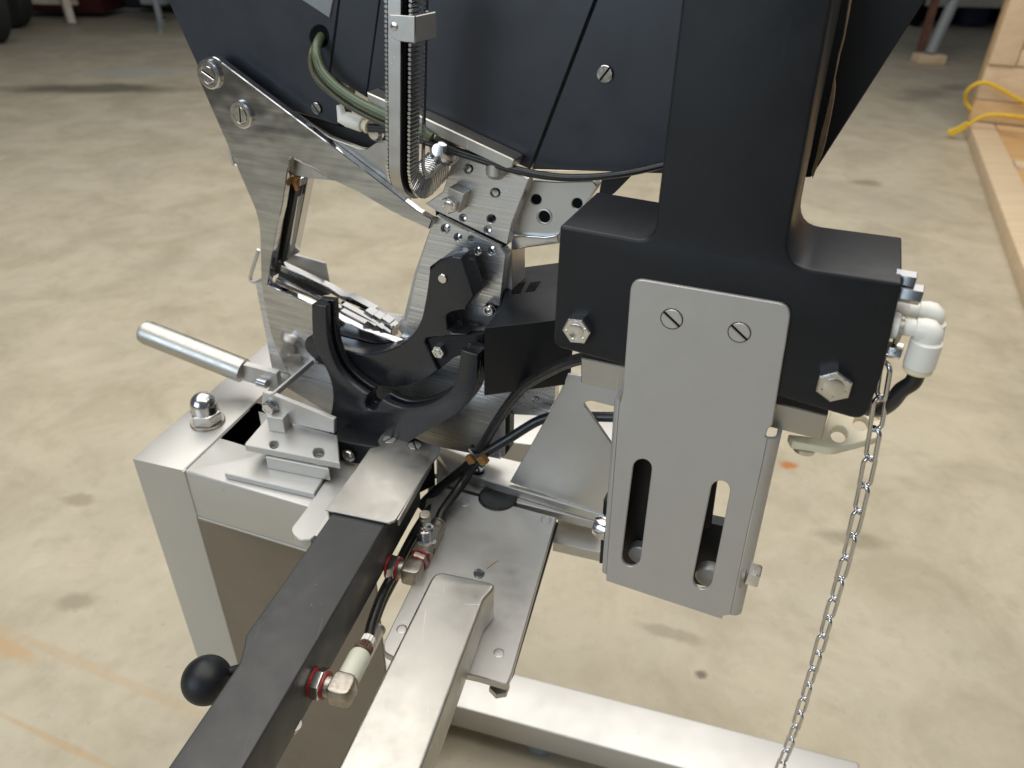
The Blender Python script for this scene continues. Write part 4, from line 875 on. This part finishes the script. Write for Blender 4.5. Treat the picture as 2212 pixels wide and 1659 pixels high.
# small white elbow under the left cover
we = thing('elbow_fitting', 'small white elbow tucked under the left black cover by the green hose', 'pipe fitting', vp(*Q('c1', (1500, 960))[0], .118))
a_, b_, c_ = [vp(*q, .118) for q in Q('c1', (1420, 830), (1440, 930), (1600, 985))]
m = MB(); tube(m, [a_, (a_ + b_) / 2, b_, b_ + (c_ - b_) * .3], [.0030, .0036, .0056, .0062], 20, raw=True); part('elbow_body', m, WHP, we, ang=60)
m = MB(); d_ = unit(c_ - b_); L = np.linalg.norm(c_ - b_); lathe(m, b_ + d_ * .004, d_, [(.0058, 0), (.0064, .001), (.0064, L - .005), (.0058, L - .004)], 24); part('collar', m, WHP, we)
m = MB(); lathe(m, c_, d_, [(.0040, 0), (.0040, .004), (.0058, .0042), (.0058, .0062), (.004, .0064)], 22); part('release_ring', m, IVO, we)
m = MB(); p = vp(*Q('c1', (1700, 1050))[0], .115); lathe(m, p, FR, [(.007, -.003), (.007, 0), (.005, .003), (.001, .0035)], 22); part('screw', m, CHR, we)

# ================================================================== background things on the floor
def fz(px, py, h=0): return hz(px, py, FLOOR + h)
# open crate at the right: a base panel on the floor and an upright wall panel
cp = thing('pine_crate', 'open pine crate with a flat side lying on the floor at the right', 'crate', fz(2140, 300))
A_ = fz(2092, 262, .08); B_ = fz(2235, 640, .08); dl = unit(B_ - A_); dr = unit(np.cross(dl, UP)); dr = dr if dr[0] > 0 else -dr
def board(o, u, v, n, lu, lv, t, mt, name='board'):
    m = MB(); slab(m, [o, o + u * lu, o + u * lu + v * lv, o + v * lv], n, t, .004); return part(name, m, mt, cp)
board(A_, dl, dr, UP, 3.2, .16, .08, PIL); board(A_ + dr * .165 - UP * .03, dl, dr, UP, 3.2, 1.3, .045, PLY, 'plywood_sheet')
board(A_ + dr * .17, dl, dr, UP, .16, 1.3, .076, PIN); board(A_ + dr * .17 + dl * .95, dl, dr, UP, .13, 1.3, .074, PIL)
wo = A_ + UP * .002 - dl * .02; wn = dl
board(wo, UP, dr, wn, .14, 1.6, .05, PIN); board(wo + UP * .145, UP, dr, wn, .22, 1.6, .04, PIL)
board(wo + UP * .37 + wn * .02, UP, dr, wn, 1.9, .16, .05, PIL); board(wo + UP * .37 - wn * .02 + dr * .162, UP, dr, wn, 1.9, 1.4, .02, PLY, 'plywood_sheet')
board(wo + UP * .37 + wn * .012 + dr * .165, UP, dr, wn, .10, 1.4, .03, PIL)
board(wo - dl * .051 - dr * .002, UP, -dl, -dr, 2.25, .16, .03, PIN)
m = MB(); p = wo + UP * .27 + dr * .32 + wn * .003; boxm(m, p, UP * .03, dr * .008, wn * .002, .0005); boxm(m, p + dr * .02 - UP * .02, UP * .008, dr * .014, wn * .002, .0005); part('stencil_mark', m, DBL, cp)
def rope(pts, label):
    m = MB(); P = [pl(x, y, wo + wn * d, wn) for x, y, d in pts]; tube(m, P, .013, 10, 6); return solo('rope', m, YEL, label, 'rope', 'yellow ropes on the crate')
rope([q + (d,) for q, d in zip(Q('e1', (1768, 915), (1722, 850), (1735, 765), (1810, 705), (1900, 695), (2030, 755), (2130, 815), (2290, 890)), (-.02, -.01, .03, .05, .05, .05, .05, .05))], 'yellow rope looped over the upright crate wall')
rope([q + (d,) for q, d in zip(Q('e1', (1740, 1025), (1660, 1075), (1600, 1098), (1585, 1110), (1610, 1122), (1700, 1080), (1760, 1035), (1870, 975), (2000, 962), (2212, 985), (2400, 1010)), (.25,) * 11)], 'yellow rope with a spliced eye hanging over the crate edge')
# workbench leg group, top right
wb = thing('workbench', 'old workbench with a grey tube leg on a wooden block in the far right background', 'workbench', fz(2003, 135))
p = fz(2003, 137); m = MB(); boxm(m, p + UP * .045, V3(.14, 0, 0), V3(0, .08, 0), UP * .045, .01); part('wooden_block', m, PIL, wb)
m = MB(); cyl(m, p + UP * .09, p + V3(.30, .25, 1.2), .055); part('leg', m, GRY, wb)
m = MB(); boxm(m, p + V3(-.06, .1, .52), V3(.03, 0, 0), V3(0, .03, 0), UP * .42, .004); part('angle_brace', m, BRB, wb)
m = MB(); boxm(m, p + V3(-.1, .12, .78), V3(.18, 0, 0), V3(0, .10, 0), UP * .16, .006); part('apron', m, BRB, wb)
m = MB(); boxm(m, p + V3(.6, .6, 1.25), V3(1.4, 0, 0), V3(0, .7, 0), UP * .05, .006); part('bench_top', m, BRB, wb)
sh = thing('shelf_unit', 'low shelf with a pale front rail and dark tubs behind the crate', 'shelf', fz(2100, 60))
p = fz(2105, 62); 
m = MB(); boxm(m, p + V3(0, -.0, .32), V3(.75, 0, 0), V3(0, .04, 0), UP * .06, .006); part('front_rail', m, WHT, sh)
m = MB(); boxm(m, p + V3(0, .75, .5), V3(.8, 0, 0), V3(0, .03, 0), UP * .5, .006); part('back_panel', m, BLD, sh)  # near-black sheet puts the shadow area behind the rail into colour
m = MB(); boxm(m, p + V3(0, .4, .95), V3(.8, 0, 0), V3(0, .4, 0), UP * .03, .006); part('shelf_board', m, BRB, sh)
for sx_ in (-.77, .77):
    m = MB(); boxm(m, p + V3(sx_, .4, .46), V3(.03, 0, 0), V3(0, .36, 0), UP * .46, .004); part('side_panel', m, BLD, sh)
m = MB(); lathe(m, p + V3(.1, .4, .02), UP, [(.24, 0), (.28, .5), (.29, .5), (.29, .54), (.26, .54)], 24); solo('tub', m, DBL, 'dark blue tub standing under the far shelf', 'tub')
# far left: cart with tyre, white post, machine foot
ct = thing('cart', 'dark red cart with pale cross bar and chipped white post, far left', 'cart', fz(120, 55))
p = fz(155, 52); m = MB(); tube(m, [p, p + V3(-.12, .2, .6), p + V3(-.2, .35, 1.1)], .055, 4, raw=True); part('post', m, WHT, ct)
m = MB(); boxm(m, p + V3(-.46, .25, .20), V3(.45, 0, 0), V3(0, .03, 0), UP * .028, .004); part('cross_bar', m, WHT, ct)
m = MB(); boxm(m, p + V3(-.45, .95, .62), V3(.60, 0, 0), V3(0, .45, 0), UP * .56, .01); part('box_body', m, DRD, ct)
m = MB(); boxm(m, p + V3(.85, 1.6, .55), V3(.75, 0, 0), V3(0, .5, 0), UP * .5, .05); part('black_case', m, TYR, ct)
def tyre(p, r, w_, ax, label):
    t = thing('tyre', label, 'tyre', p); m = MB(); lathe(m, p + UP * r - ax * w_ / 2, ax, [(r * .6, 0), (r * .92, .01), (r, .04), (r, w_ - .04), (r * .92, w_ - .01), (r * .6, w_)], 36); part('tread', m, TYR, t)
    m = MB(); lathe(m, p + UP * r - ax * (w_ / 2 - .03), ax, [(r * .2, 0), (r * .59, .01), (r * .59, w_ - .07), (r * .2, w_ - .06)], 24); part('rim', m, GRY, t)
tyre(fz(-14, 92), .42, .22, V3(.6, .8, 0), 'large black tyre at the left edge of the background')
tyre(fz(30, 60), .30, .20, V3(.3, .95, 0), 'smaller dark tyre behind the large one')
sc2 = thing('equipment_stand', 'grey equipment stand on a small bright foot in the far background', 'stand', fz(350, 48))
p = fz(350, 50); m = MB(); lathe(m, p, UP, [(.05, 0), (.055, .05), (.03, .07), (.02, .20)], 20); part('foot', m, CHR, sc2)
m = MB(); boxm(m, p + V3(-.02, .05, .75), V3(.14, 0, 0), V3(0, .14, 0), UP * .55, .02); part('column', m, GRY, sc2)
m = MB(); tube(m, [p + V3(.06, -.2, .9), p + V3(.1, -.3, .5), p + V3(.20, -.5, .12), p + V3(.32, -.8, .02)], .03, 10); solo('cable', m, GRY, 'grey cable running down to the floor beside the equipment stand', 'cable')
